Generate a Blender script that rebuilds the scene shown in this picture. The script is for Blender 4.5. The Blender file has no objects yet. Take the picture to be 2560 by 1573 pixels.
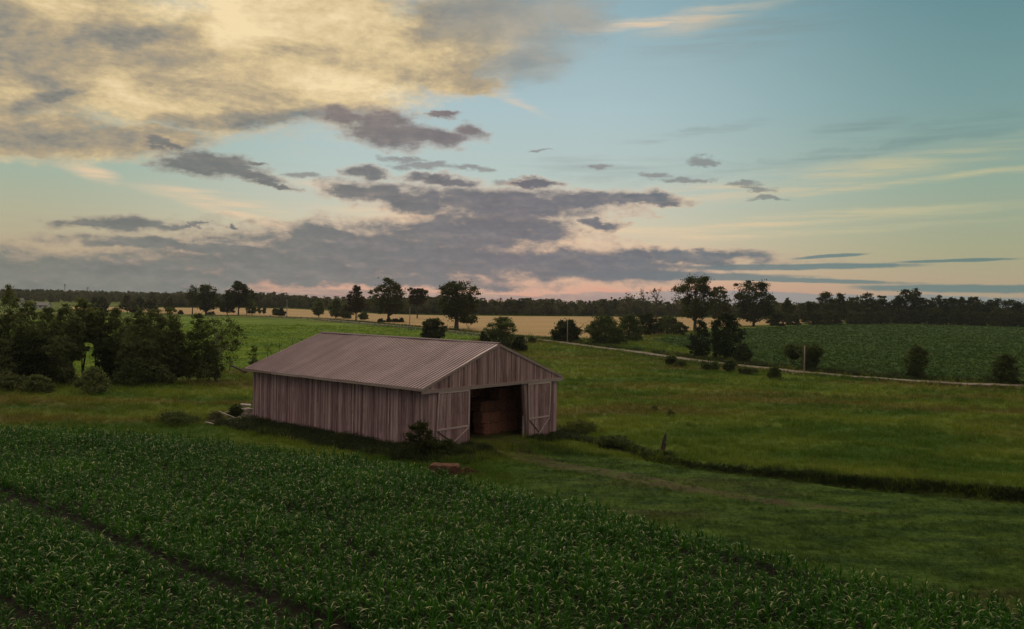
import bpy, math, random
import numpy as np
from mathutils import Matrix, Vector

rng = np.random.default_rng(7)
random.seed(7)
scene = bpy.context.scene
COL = scene.collection

# ------------------------------------------------------------------ camera
F, PITCH, ROLL, CAMH = 2200.0, .0175, .0187, 11.01
_c, _s = math.cos(PITCH), math.sin(PITCH)
_right, _up, FWD = np.array([1., 0, 0]), np.array([0, _s, _c]), np.array([0, _c, -_s])
RGT = math.cos(ROLL) * _right + math.sin(ROLL) * _up
UPV = -math.sin(ROLL) * _right + math.cos(ROLL) * _up
CAMP = np.array([0, 0, CAMH])
cam_d = bpy.data.cameras.new("camera")
cam = bpy.data.objects.new("camera", cam_d)
COL.objects.link(cam)
cam_d.sensor_fit = 'HORIZONTAL'
cam_d.sensor_width = 36.0
cam_d.lens = 36.0 * F / 2560.0
cam_d.clip_start, cam_d.clip_end = .5, 20000
cam.matrix_world = Matrix(((RGT[0], UPV[0], -FWD[0], 0), (RGT[1], UPV[1], -FWD[1], 0),
                           (RGT[2], UPV[2], -FWD[2], CAMH), (0, 0, 0, 1)))
scene.camera = cam


def ray(px, py):
    d = FWD + RGT * (px - 1280) / F - UPV * (py - 786.5) / F
    return d / np.linalg.norm(d)


def proj(P):
    d = np.asarray(P, float) - CAMP
    w = d @ FWD
    return 1280 + F * (d @ RGT) / w, 786.5 - F * (d @ UPV) / w


def hor(px):
    return 748.0 + (px - 1280) * .0187


# ------------------------------------------------------------------ render settings, exposure
scene.view_settings.view_transform = 'Standard'
scene.view_settings.look = 'None'
scene.view_settings.gamma = 1
scene.view_settings.exposure = 0.0
cy = scene.cycles
cy.use_denoising = True
cy.max_bounces = 5
cy.diffuse_bounces = 3
cy.glossy_bounces = 2
cy.transmission_bounces = 2
cy.transparent_max_bounces = 4
cy.use_adaptive_sampling = True
cy.adaptive_threshold = .015


# ------------------------------------------------------------------ node helpers
def lin(c):
    return tuple(((v / 255) / 12.92 if v / 255 <= .04045 else ((v / 255 + .055) / 1.055) ** 2.4) for v in c)


class NT:
    def __init__(self, tree):
        self.t = tree
        tree.nodes.clear()

    def n(self, kind, ins=None, **props):
        nd = self.t.nodes.new(kind)
        for k, v in props.items():
            setattr(nd, k, v)
        for k, v in (ins or {}).items():
            self.put(nd.inputs[k], v)
        return nd

    def put(self, sock, v):
        if isinstance(v, bpy.types.NodeSocket):
            self.t.links.new(v, sock)
        elif isinstance(v, (tuple, list)) and sock.type == 'RGBA' and len(v) == 3:
            sock.default_value = (*v, 1)
        else:
            sock.default_value = v

    def m(self, op, a, b=0.0, c=None, clamp=False):
        d = {0: a, 1: b}
        if c is not None:
            d[2] = c
        return self.n('ShaderNodeMath', d, operation=op, use_clamp=clamp).outputs[0]

    def vm(self, op, a, b=None, s=None):
        nd = self.n('ShaderNodeVectorMath', {0: a}, operation=op)
        if b is not None:
            self.put(nd.inputs[1], b)
        if s is not None:
            self.put(nd.inputs['Scale'], s)
        return nd.outputs['Value'] if op in ('LENGTH', 'DOT_PRODUCT') else nd.outputs['Vector']

    def ss(self, v, a, b, x=0.0, y=1.0):
        return self.n('ShaderNodeMapRange', {'Value': v, 'From Min': a, 'From Max': b, 'To Min': x, 'To Max': y},
                      interpolation_type='SMOOTHSTEP').outputs[0]

    def lm(self, v, a, b, x=0.0, y=1.0):
        return self.n('ShaderNodeMapRange', {'Value': v, 'From Min': a, 'From Max': b, 'To Min': x, 'To Max': y}).outputs[0]

    def mix(self, f, a, b, blend='MIX'):
        nd = self.n('ShaderNodeMix', data_type='RGBA', blend_type=blend)
        self.put(nd.inputs[0], f)
        self.put(nd.inputs[6], a)
        self.put(nd.inputs[7], b)
        return nd.outputs[2]

    def noise(self, vec, scale, detail=4, rough=.55, out='Fac', dist=0.0, dims='3D'):
        nd = self.n('ShaderNodeTexNoise', {'Vector': vec, 'Scale': scale, 'Detail': detail, 'Roughness': rough,
                                           'Distortion': dist}, noise_dimensions=dims)
        return nd.outputs[out]

    def mapping(self, vec, loc=(0, 0, 0), rot=(0, 0, 0), scale=(1, 1, 1), kind='POINT'):
        return self.n('ShaderNodeMapping', {'Vector': vec, 'Location': loc, 'Rotation': rot, 'Scale': scale},
                      vector_type=kind).outputs[0]

    def ramp(self, f, stops, interp='LINEAR'):
        nd = self.n('ShaderNodeValToRGB', {0: f})
        cr = nd.color_ramp
        cr.interpolation = interp
        while len(cr.elements) < len(stops):
            cr.elements.new(.5)
        for e, (p, c) in zip(cr.elements, stops):
            e.position = p
            e.color = (*c, 1)
        return nd.outputs[0]


# ------------------------------------------------------------------ sky (directions only: azimuth and elevation)
def skyp(px, py):
    d = ray(px, py)
    return math.atan2(d[0], d[1]) * 2200, math.asin(d[2]) * 2200


world = bpy.data.worlds.new("World")
scene.world = world
world.use_nodes = True
W = NT(world.node_tree)
FILL_EL, SUN_AZ = math.radians(34), math.radians(-14)   # azimuth from +Y towards +X
tc = W.n('ShaderNodeTexCoord').outputs['Generated']
sx = W.n('ShaderNodeSeparateXYZ', {0: tc})
az = W.m('ARCTAN2', sx.outputs[0], sx.outputs[1])
el = W.m('ARCSINE', sx.outputs[2])
X = W.m('MULTIPLY', az, 2200)
Y = W.m('MULTIPLY', el, 2200)
P = W.n('ShaderNodeCombineXYZ', {0: X, 1: Y}).outputs[0]

# clear-sky gradient: one ramp for the glow side, one for the flanks
t = W.lm(Y, 0, 900)
g_mid = W.ramp(t, [(0, lin((218, 158, 136))), (.03, lin((226, 164, 140))), (.07, lin((220, 182, 152))), (.2, lin((206, 200, 176))),
                   (.34, lin((184, 199, 193))), (.52, lin((170, 193, 198))), (.76, lin((148, 177, 186))), (1, lin((124, 157, 168)))])
g_side = W.ramp(t, [(0, lin((170, 150, 128))), (.05, lin((178, 160, 132))), (.14, lin((165, 166, 134))), (.3, lin((148, 168, 150))),
                    (.5, lin((122, 156, 155))), (.75, lin((100, 140, 146))), (1, lin((78, 120, 130)))])
g_left = W.ramp(t, [(0, lin((150, 146, 130))), (.1, lin((186, 168, 138))), (.2, lin((178, 177, 150))), (.32, lin((158, 178, 162))),
                    (.5, lin((144, 177, 174))), (1, lin((120, 150, 150)))])
mr = W.ss(X, 150, 1150)
ml = W.ss(X, -350, -1150)
sky_c = W.mix(ml, W.mix(mr, g_mid, g_side), g_left)

# warped coordinates for cloud outlines
Pn = W.mapping(P, scale=(1 / 130, 1 / 62, 1))
wa = W.m('MULTIPLY', W.m('SUBTRACT', W.noise(Pn, 1.0, 7, .62), .5), 170)
wb = W.m('MULTIPLY', W.m('SUBTRACT', W.noise(W.mapping(Pn, loc=(17, 41, 3)), 1.0, 7, .62), .5), 70)
wv = W.n('ShaderNodeCombineXYZ', {0: wa, 1: wb}).outputs[0]
Pw = W.vm('ADD', P, wv)
n2 = W.noise(W.mapping(P, loc=(3.1, 7.7, 2), scale=(1 / 75, 1 / 34, 1)), 1.0, 8, .62)
n5 = W.noise(W.mapping(P, loc=(1.3, 2.2, 8), scale=(1 / 24, 1 / 13, 1)), 1.0, 5, .6)
n3 = W.noise(W.mapping(Pw, loc=(9.1, 1.7, 5), rot=(0, 0, math.radians(-10)), scale=(1 / 230, 1 / 75, 1)), 1.0, 8, .6)


LAST = [None]


def field(ells, coord):
    """smallest normalised distance to a list of tilted ellipses (photo px centres turned into sky angles)"""
    out = None
    base = coord
    for i, e in enumerate(ells):
        if i % 6 == 0 and LAST[0] is not None:      # evaluate in small batches: keeps the shader's stack small
            coord = W.vm('ADD', base, W.n('ShaderNodeCombineXYZ', {0: W.m('MULTIPLY', LAST[0], 1e-7)}).outputs[0])
        cx, cyy, rx, ry = e[:4]
        rot = e[4] if len(e) > 4 else 0
        x, y = skyp(cx, cyy)
        k = math.cos(x / 2200) ** 1.6
        v = W.mapping(coord, loc=(x, y, 0), rot=(0, 0, math.radians(rot - 1.07)), scale=(rx * k, ry, 1), kind='TEXTURE')
        d = W.vm('LENGTH', v)
        out = d if out is None else W.m('SMOOTH_MIN', out, d, .18)
        LAST[0] = out
    return out


YEL = [(150, 130, 560, 190, 4), (760, 120, 460, 190, 6), (1130, 90, 210, 110, 0), (560, 262, 330, 66, 10), (60, 330, 380, 62, 2),
       (1090, 190, 160, 40, -8), (330, 345, 260, 36, 6)]
DARK = [(1000, 640, 520, 72), (1130, 592, 280, 50), (720, 662, 420, 52), (330, 684, 420, 46), (-40, 696, 340, 66), (250, 716, 420, 34), (1430, 662, 370, 46),
        (1690, 642, 290, 20), (400, 612, 270, 15), (560, 625, 240, 20), (1290, 560, 150, 60), (820, 590, 130, 22), (900, 700, 500, 22),
        (1240, 508, 300, 42), (1010, 500, 150, 28, -8), (870, 476, 82, 22, -6), (1450, 500, 160, 24, 4), (1600, 498, 125, 18),
        (1660, 512, 55, 9, 6), (1092, 449, 92, 15), (915, 432, 50, 18), (1340, 458, 60, 9), (1505, 560, 50, 11, -6), (1240, 560, 190, 40),
        (862, 290, 60, 30), (950, 305, 88, 36), (1000, 340, 118, 30), (1100, 346, 92, 20), (1178, 328, 52, 18), (1092, 285, 46, 9),
        (540, 410, 125, 28, -6), (470, 412, 90, 20), (625, 442, 88, 15, -8), (680, 468, 62, 6, -6), (400, 366, 62, 10, -12),
        (642, 406, 26, 5), (220, 560, 92, 13), (330, 562, 118, 18), (420, 568, 52, 8), (572, 567, 13, 5), (480, 566, 40, 5)]
BITS = [(1760, 405, 62, 10), (1640, 440, 38, 7), (1730, 450, 70, 7, 3), (1850, 468, 36, 7), (1890, 478, 50, 6), (1920, 498, 44, 6), (1500, 420, 40, 5), (1350, 380, 36, 4), (1290, 455, 50, 8), (1000, 395, 60, 8), (1060, 415, 90, 10), (760, 440, 50, 8), (1180, 420, 50, 8)]
THIN = [(1990, 667, 300, 7.5, 2.2), (2390, 652, 150, 4, 2.5), (1900, 698, 380, 6, 0), (2080, 640, 90, 4, 5), (1700, 690, 300, 10, 1),
        (2450, 722, 330, 9, 1)]
FAR = [(1600, 752, 190, 24), (1700, 756, 160, 24), (1470, 752, 140, 16), (2000, 752, 500, 18), (2450, 765, 420, 22), (1150, 742, 420, 9),
       (700, 738, 300, 8)]
PEACH = [(1170, 200, 150, 13, -20), (1265, 240, 90, 9, -24), (1120, 225, 60, 10, -10), (2050, 442, 470, 26, 8), (1990, 556, 520, 9, 5), (1880, 588, 460, 8, 4), (1500, 600, 260, 30, 5), (2300, 452, 330, 8, 6),
         (2200, 535, 330, 14, 4), (640, 548, 240, 12, -12), (560, 500, 160, 16, -6), (1780, 40, 150, 26, 12), (1600, 60, 220, 12, 6),
         (230, 430, 60, 16, -14), (1100, 545, 260, 18, -2), (900, 480, 200, 14, -6)]
WISP = [(1750, 330, 160, 10, 8), (2150, 325, 110, 24, 8), (2360, 318, 150, 16, 10), (2200, 370, 300, 12, 9), (1500, 420, 190, 26, 3),
        (1850, 85, 260, 44, 8), (2050, 395, 400, 12, 8)]

# thin peach streaks
dP = field(PEACH, W.vm('ADD', P, W.vm('SCALE', wv, s=.35)))
stn = W.noise(W.mapping(P, rot=(0, 0, math.radians(-6)), scale=(1 / 330, 1 / 20, 1)), 1.0, 6, .6)
aP = W.m('MULTIPLY', W.ss(dP, 1.7, .1), W.ss(stn, .30, .68), clamp=True)
peach_c = W.mix(W.ss(X, 200, 1100), lin((238, 205, 168)), lin((196, 190, 150)))
sky_c = W.mix(W.m('MULTIPLY', aP, .8), sky_c, peach_c)
# faint grey wisps
dW = field(WISP, Pw)
aW = W.m('MULTIPLY', W.ss(dW, 1.7, .2), W.ss(stn, .34, .66), clamp=True)
sky_c = W.mix(W.m('MULTIPLY', aW, .5), sky_c, W.mix(mr, lin((150, 158, 158)), lin((104, 132, 132))))

# big sunlit cloud sheet, upper left
dY = field(YEL, Pw)
dYn = W.m('ADD', dY, W.m('MULTIPLY', W.m('SUBTRACT', n3, .5), -.9))
aY = W.ss(W.m('ADD', dYn, W.m('MULTIPLY', W.m('SUBTRACT', n5, .5), -.30)), 1.22, .62)
n4 = W.noise(W.mapping(P, loc=(1.1, 4.7, 5), rot=(0, 0, math.radians(-9)), scale=(1 / 300, 1 / 120, 1)), 1.0, 9, .62, dist=.35)
rel4 = W.m('SUBTRACT', W.noise(W.mapping(P, loc=(1.1 + .02, 4.7 + .10, 5), rot=(0, 0, math.radians(-9)), scale=(1 / 300, 1 / 120, 1)), 1.0, 9, .6, dist=.35), n4)
SHADE = [(40, 40, 300, 150), (300, 352, 360, 36, 4), (640, 296, 260, 18, 8), (1100, 60, 70, 40), (330, 90, 190, 30, 14), (150, 240, 120, 20, 30)]
sh = W.ss(field(SHADE, Pw), 1.7, .3)
val = W.m('ADD', W.m('ADD', W.m('MULTIPLY', W.m('SUBTRACT', n4, .5), 2.1), .74), W.m('MULTIPLY', sh, -.40))
val = W.m('ADD', val, W.m('ADD', W.m('MULTIPLY', W.m('SUBTRACT', n3, .5), .45), W.m('ADD', W.m('MULTIPLY', rel4, 2.0), W.m('MULTIPLY', W.m('SUBTRACT', n5, .5), .38))))
ycol = W.ramp(val, [(0, lin((110, 113, 112))), (.25, lin((146, 140, 128))), (.48, lin((180, 162, 132))), (.72, lin((218, 194, 148))), (1, lin((246, 221, 174)))])
ycol = W.mix(W.ss(X, 60, 330), ycol, W.mix(.62, ycol, lin((152, 158, 158))))
edge = W.m('MULTIPLY', W.ss(dYn, .72, 1.0), .35)
ycol = W.mix(edge, ycol, lin((236, 206, 172)))
sky_c = W.mix(W.m('MULTIPLY', aY, .97), sky_c, ycol)

# grey veil trailing off the right end of the sunlit sheet
dV = W.m('ADD', field([(1300, 60, 150, 110), (1320, 150, 110, 60, 6), (1240, 20, 200, 80), (1420, 40, 110, 60)], Pw), W.m('MULTIPLY', W.m('SUBTRACT', n3, .5), -1.2))
sky_c = W.mix(W.ss(dV, 1.5, .2, 0, .85), sky_c, W.mix(W.ss(n4, .35, .65), lin((140, 144, 142)), lin((172, 165, 152))))

# far bluish cloud banks low on the horizon
dF = W.m('ADD', field(FAR, W.vm('ADD', P, W.vm('SCALE', wv, s=.28))), W.m('MULTIPLY', W.m('SUBTRACT', n2, .5), -.5))
aF = W.ss(dF, 1.08, .86)
fcol = W.ramp(W.lm(X, -700, 1200), [(0, lin((140, 128, 124))), (.45, lin((158, 142, 138))), (.62, lin((146, 148, 152))), (1, lin((118, 136, 138)))])
sky_c = W.mix(W.m('MULTIPLY', aF, .8), sky_c, fcol)

# torn scraps between the clouds
dB = W.m('ADD', field(BITS, Pw), W.m('MULTIPLY', W.m('SUBTRACT', n5, .5), -1.6))
sky_c = W.mix(W.ss(dB, 1.35, .45, 0, .72), sky_c, W.mix(mr, lin((132, 126, 126)), lin((96, 118, 122))))

# dark low cumulus
dD = W.m('ADD', field(DARK, Pw), W.m('MULTIPLY', W.m('SUBTRACT', n2, .5), -1.6))
dD = W.m('ADD', dD, W.m('MULTIPLY', W.m('SUBTRACT', n5, .5), -.55))
aD = W.ss(dD, 1.42, .50)
glow = W.m('MULTIPLY', W.m('MULTIPLY', W.ss(dD, 1.5, 1.05), W.ss(Y, 520, 120)), W.ss(W.m('ABSOLUTE', W.m('SUBTRACT', X, 50)), 900, 200))
sky_c = W.mix(W.m('MULTIPLY', glow, .42), sky_c, W.mix(mr, lin((244, 200, 168)), lin((196, 184, 150))))
body = W.ramp(W.lm(X, -1150, 1100), [(0, lin((120, 124, 116))), (.3, lin((116, 119, 119))), (.5, lin((114, 113, 120))), (.66, lin((108, 114, 122))), (1, lin((86, 112, 116)))])
body = W.mix(W.ss(Y, 300, 480), body, W.mix(.5, body, lin((148, 128, 122))))
lite = W.mix(W.ss(W.m('ADD', W.m('MULTIPLY', n5, .5), W.m('MULTIPLY', stn, .5)), .44, .70, 0, .34), body, lin((160, 148, 142)))
dark = W.mix(W.ss(n2, .58, .30, 0, .36), lite, lin((88, 88, 94)))
n2s = W.noise(W.mapping(P, loc=(3.1 + .08, 7.7 + .30, 2), scale=(1 / 75, 1 / 34, 1)), 1.0, 2.6, .5)
n2l = W.noise(W.mapping(P, loc=(3.1, 7.7, 2), scale=(1 / 75, 1 / 34, 1)), 1.0, 2.6, .5)
rel = W.m('SUBTRACT', n2s, n2l)                       # billows: one side catches the glow, the other falls away
dark = W.mix(W.ss(rel, .0, .20, 0, .20), dark, lin((172, 156, 148)))
dark = W.mix(W.ss(rel, .0, -.20, 0, .20), dark, lin((82, 82, 90)))
dark = W.mix(W.ss(dD, .55, 1.15, 0, .45), dark, W.mix(W.ss(Y, 480, 120), lin((166, 150, 142)), lin((190, 160, 142))))
sky_c = W.mix(W.m('MULTIPLY', aD, .97), sky_c, dark)
dT = W.m('ADD', field(THIN, W.vm('ADD', P, W.vm('SCALE', wv, s=.12))), W.m('MULTIPLY', W.m('SUBTRACT', n2, .5), -.9))
sky_c = W.mix(W.ss(dT, 1.25, .7, 0, .85), sky_c, W.ramp(W.lm(X, 300, 1100), [(0, lin((112, 116, 122))), (.5, lin((96, 124, 128))), (1, lin((88, 122, 122)))]))

# the rest of the sky, outside the photograph: clear Nishita dusk air behind, warm cloud sheet overhead
nish = W.n('ShaderNodeTexSky', sky_type='NISHITA', sun_disc=False, sun_elevation=math.radians(3), sun_rotation=SUN_AZ,
           altitude=100, air_density=1.0, dust_density=2.0, ozone_density=2.0).outputs[0]
back = W.mix(.5, W.mix(1.0, nish, (.12, .12, .12), 'MULTIPLY'), (.37, .31, .33))
over = W.mix(W.ss(n3, .3, .7), (.56, .49, .44), (1.10, .90, .64))
mb = W.ss(W.m('ABSOLUTE', az), .75, 1.6)
mo = W.ss(el, .40, .85)
sky_c = W.mix(mb, sky_c, back)
sky_c = W.mix(mo, sky_c, over)
sky_c = W.mix(W.ss(Y, -2, -30), sky_c, (.02, .025, .012))
bg = W.n('ShaderNodeBackground', {'Color': sky_c, 'Strength': 1.0})
W.n('ShaderNodeOutputWorld', {'Surface': bg.outputs[0]})
try:
    world.cycles.sampling_method = 'MANUAL'
    world.cycles.sample_map_resolution = 512
except Exception:
    pass

cloud_fill_d = bpy.data.lights.new("sun", 'SUN')  # added warm fill lamp standing in for the bright cloud sheet
cloud_fill_d.energy = 1.2
cloud_fill_d.angle = math.radians(22)
cloud_fill_d.color = (1.0, .86, .66)
sun = bpy.data.objects.new("sun", cloud_fill_d)
COL.objects.link(sun)
_sd = Vector((math.sin(SUN_AZ) * math.cos(FILL_EL), math.cos(SUN_AZ) * math.cos(FILL_EL), math.sin(FILL_EL)))
sun.rotation_euler = _sd.to_track_quat('Z', 'Y').to_euler()


# ------------------------------------------------------------------ object helpers
def props(o, label=None, cat=None, group=None, kind=None):
    for k, v in (('label', label), ('category', cat), ('group', group), ('kind', kind)):
        if v:
            o[k] = v
    return o


def mesh_np(name, V, Fs, mat=None, parent=None, smooth=False, attr=None):
    me = bpy.data.meshes.new(name)
    V = np.asarray(V, np.float32)
    if isinstance(Fs, np.ndarray):
        Fs = [Fs]
    Fs = [np.asarray(f, np.int32) for f in Fs if len(f)]
    tot = sum(len(f) for f in Fs)
    loops = np.concatenate([f.ravel() for f in Fs])
    sizes = np.concatenate([np.full(len(f), f.shape[1], np.int32) for f in Fs])
    starts = np.concatenate([[0], np.cumsum(sizes)[:-1]]).astype(np.int32)
    me.vertices.add(len(V))
    me.vertices.foreach_set('co', V.ravel())
    me.loops.add(len(loops))
    me.loops.foreach_set('vertex_index', loops)
    me.polygons.add(tot)
    me.polygons.foreach_set('loop_start', starts)
    me.polygons.foreach_set('loop_total', sizes)
    me.polygons.foreach_set('use_smooth', np.full(tot, smooth))
    me.update(calc_edges=True)
    me.validate()
    if attr is not None:
        for an, av in attr.items():
            a = me.attributes.new(an, 'FLOAT', 'POINT')
            a.data.foreach_set('value', np.asarray(av, np.float32))
    if mat is not None:
        me.materials.append(mat)
    o = bpy.data.objects.new(name, me)
    COL.objects.link(o)
    if parent is not None:
        o.parent = parent
    return o


def empty(name, loc, rz=0.0, **kw):
    o = bpy.data.objects.new(name, None)
    o.empty_display_size = .3
    o.location = loc
    o.rotation_euler = (0, 0, rz)
    COL.objects.link(o)
    return props(o, **kw)


class MB:
    """collects boxes, tubes and free faces that belong to ONE mesh"""

    def __init__(self):
        self.v, self.q, self.t, self.n = [], [], [], 0

    def add(self, V, Q=None, T=None):
        V = np.asarray(V, float)
        if Q is not None and len(Q):
            self.q.append(np.asarray(Q) + self.n)
        if T is not None and len(T):
            self.t.append(np.asarray(T) + self.n)
        self.v.append(V)
        self.n += len(V)

    def hexa(self, c8):
        self.add(c8, [[0, 3, 2, 1], [4, 5, 6, 7], [0, 1, 5, 4], [1, 2, 6, 5], [2, 3, 7, 6], [3, 0, 4, 7]])

    def box(self, lo, hi):
        x0, y0, z0 = lo
        x1, y1, z1 = hi
        self.hexa([(x0, y0, z0), (x1, y0, z0), (x1, y1, z0), (x0, y1, z0), (x0, y0, z1), (x1, y0, z1), (x1, y1, z1), (x0, y1, z1)])

    def beam(self, p0, p1, w, d, up=(0, 0, 1)):
        p0, p1, up = map(lambda q: np.asarray(q, float), (p0, p1, up))
        a = p1 - p0
        a = a / np.linalg.norm(a)
        s = np.cross(a, up)
        s /= np.linalg.norm(s)
        n = np.cross(s, a)
        c = []
        for p in (p0, p1):
            for i, j in ((-1, -1), (1, -1), (1, 1), (-1, 1)):
                c.append(p + s * i * w / 2 + n * j * d / 2)
        self.hexa(c)

    def tube(self, pts, rad, sides=7, cap=True):
        pts = np.asarray(pts, float)
        n = len(pts)
        rad = np.broadcast_to(rad, (n,))
        tan = np.gradient(pts, axis=0)
        ref = np.array([0, 0, 1.]) if abs(tan[0][2]) < .9 * np.linalg.norm(tan[0]) else np.array([1., 0, 0])
        V = []
        for i in range(n):
            a = tan[i] / (np.linalg.norm(tan[i]) + 1e-9)
            s = np.cross(a, ref)
            s /= (np.linalg.norm(s) + 1e-9)
            b = np.cross(a, s)
            an = np.arange(sides) / sides * 2 * np.pi
            V.append(pts[i] + rad[i] * (np.cos(an)[:, None] * s + np.sin(an)[:, None] * b))
        Q = []
        for i in range(n - 1):
            for k in range(sides):
                k2 = (k + 1) % sides
                Q.append((i * sides + k, i * sides + k2, (i + 1) * sides + k2, (i + 1) * sides + k))
        V = np.concatenate(V)
        T = []
        if cap:
            V = np.vstack([V, pts[-1]])
            e = len(V) - 1
            T = [((n - 1) * sides + k, (n - 1) * sides + (k + 1) % sides, e) for k in range(sides)]
        self.add(V, Q, T)

    def build(self, name, mat, parent=None, smooth=False):
        fs = []
        if self.q:
            fs.append(np.concatenate(self.q))
        if self.t:
            fs.append(np.concatenate(self.t))
        return mesh_np(name, np.concatenate(self.v), fs, mat, parent, smooth)


# ------------------------------------------------------------------ materials
def material(name):
    m = bpy.data.materials.new(name)
    m.use_nodes = True
    return m, NT(m.node_tree)


def finish(nt, col, rough=.8, spec=.3, bump=None, trans=0.0, bstr=.5, bdist=.05):
    ins = {'Base Color': col, 'Roughness': rough, 'Specular IOR Level': spec}
    p = nt.n('ShaderNodeBsdfPrincipled', ins)
    if bump is not None:
        b = nt.n('ShaderNodeBump', {'Height': bump, 'Strength': bstr, 'Distance': bdist})
        nt.put(p.inputs['Normal'], b.outputs[0])
    out = p.outputs[0]
    if trans:
        tr = nt.n('ShaderNodeBsdfTranslucent', {'Color': nt.mix(1.0, col, (1.0, 1.0, .55), 'MULTIPLY')})
        out = nt.n('ShaderNodeMixShader', {0: trans, 1: out, 2: tr.outputs[0]}).outputs[0]
    nt.n('ShaderNodeOutputMaterial', {'Surface': out})


def leaf_mat(name, cols, rough=.65, spec=.10, trans=.45, big=.5, per=.25):
    """foliage: colour varies leaf by leaf and in soft patches"""
    m, nt = material(name)
    isl = nt.n('ShaderNodeNewGeometry').outputs['Random Per Island']
    oi = nt.n('ShaderNodeObjectInfo').outputs['Random']
    ob = nt.n('ShaderNodeTexCoord').outputs['Object']
    nz = nt.noise(ob, big, 3, .6)
    f = nt.m('ADD', nt.m('MULTIPLY', isl, .45), nt.m('ADD', nt.m('MULTIPLY', nz, .6), nt.m('MULTIPLY', oi, per)))
    f = nt.m('SUBTRACT', f, .025 + per / 2)
    k = len(cols) - 1
    c = nt.ramp(f, [(i / k, cols[i]) for i in range(k + 1)])
    finish(nt, c, rough, spec, trans=trans)
    return m


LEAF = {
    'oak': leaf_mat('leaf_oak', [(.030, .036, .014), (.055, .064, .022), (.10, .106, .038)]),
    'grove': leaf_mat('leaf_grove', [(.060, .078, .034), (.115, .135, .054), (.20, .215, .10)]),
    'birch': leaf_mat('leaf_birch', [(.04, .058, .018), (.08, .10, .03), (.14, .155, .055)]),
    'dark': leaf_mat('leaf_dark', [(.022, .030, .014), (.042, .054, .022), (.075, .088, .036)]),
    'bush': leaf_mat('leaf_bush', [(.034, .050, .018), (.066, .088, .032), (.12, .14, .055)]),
    'red': leaf_mat('leaf_red', [(.03, .022, .010), (.055, .036, .014), (.075, .055, .022)]),
    'far': leaf_mat('leaf_far', [(.036, .044, .026), (.070, .080, .042), (.108, .096, .056), (.16, .155, .09)], big=.3, per=.75),  # distant foliage paler: some of the haze is put into this colour
    'cedar': leaf_mat('leaf_cedar', [(.018, .032, .015), (.036, .056, .023), (.066, .088, .038)], trans=.12),
}


def bark_mat(name, c0, c1, sc=6):
    m, nt = material(name)
    ob = nt.n('ShaderNodeTexCoord').outputs['Object']
    nz = nt.noise(nt.mapping(ob, scale=(1, 1, .25)), sc, 6, .7)
    finish(nt, nt.mix(nt.ss(nz, .35, .65), c0, c1), .9, .1, nz, bstr=.8, bdist=.03)
    return m


BARK = bark_mat('bark_grey', (.045, .038, .03), (.10, .085, .068))
BARK_PALE = bark_mat('bark_pale', (.12, .105, .085), (.36, .33, .28), 3)
POLE_M = bark_mat('pole_wood', (.17, .145, .125), (.30, .26, .23), 4)
POST_M = bark_mat('post_wood', (.26, .22, .17), (.48, .42, .34), 4)
OLDPOST_M = bark_mat('old_post_wood', (.035, .025, .022), (.10, .075, .066), 9)


def grass_colour(nt, pos, kind):
    """one colour function shared by a field's ground and the grass standing on it"""
    flat = nt.vm('MULTIPLY', pos, (1, 1, 0))
    a = nt.noise(nt.mapping(flat, scale=(.05, .10, 1)), 1.0, 5, .6)
    b = nt.noise(nt.mapping(flat, loc=(31, 7, 0), rot=(0, 0, .12), scale=(.018, .085, 1)), 1.0, 5, .62)
    c = nt.noise(nt.mapping(flat, loc=(5, 57, 0)), .9, 4, .6)
    if kind == 'meadow':
        x = nt.n('ShaderNodeSeparateXYZ', {0: pos})
        g = nt.mix(nt.ss(a, .39, .61), (.052, .112, .012), (.146, .188, .024))
        rust = nt.m('MULTIPLY', nt.ss(b, .47, .60), nt.ss(x.outputs[1], 62, 72))
        g = nt.mix(nt.m('MULTIPLY', rust, .62), g, (.150, .098, .036))
        g = nt.mix(nt.ss(c, .46, .72, 0, .55), g, (.045, .070, .014))
        # the grazed ground this side of the ditch: greener, patchy, some bare brown
        dl = nt.m('SUBTRACT', nt.m('SUBTRACT', 70.0, nt.m('MULTIPLY', x.outputs[0], .68)), x.outputs[1])
        gm = nt.m('MULTIPLY', nt.ss(dl, -.5, 1.5), nt.ss(x.outputs[0], -1.5, 2.5))
        lump = nt.noise(nt.mapping(flat, loc=(3, 9, 0), scale=(.30, .75, 1)), 1.0, 5, .65)
        h = nt.mix(nt.ss(lump, .36, .64), (.022, .052, .010), (.074, .126, .020))
        h = nt.mix(nt.ss(b, .48, .64, 0, .6), h, (.085, .066, .030))
        g = nt.mix(gm, g, h)
    elif kind == 'hay':
        g = nt.mix(nt.ss(a, .33, .67), (.070, .140, .010), (.155, .215, .016))
        g = nt.mix(nt.ss(c, .5, .75, 0, .35), g, (.045, .08, .012))
    elif kind == 'soy':
        g = nt.mix(nt.ss(a, .33, .67), (.030, .066, .012), (.054, .096, .018))
        g = nt.mix(nt.ss(b, .5, .7, 0, .4), g, (.05, .068, .022))
        g = nt.mix(nt.ss(c, .45, .8, 0, .3), g, (.022, .050, .013))
    return g


def ground_mat(name, kind, gap=.55):
    m, nt = material(name)
    pos = nt.n('ShaderNodeNewGeometry').outputs['Position']
    g = grass_colour(nt, pos, kind)
    fine = nt.noise(nt.mapping(pos, scale=(1, 1, .3)), 4.0, 5, .7)
    g = nt.mix(nt.ss(fine, .55, .35, 0, gap), g, (.018, .020, .008))
    hgt = nt.m('ADD', fine, nt.m('MULTIPLY', nt.noise(pos, .8, 4, .6), 1.4))
    finish(nt, g, .95, .05, hgt, bstr=.9, bdist=.25)
    return m


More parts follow.
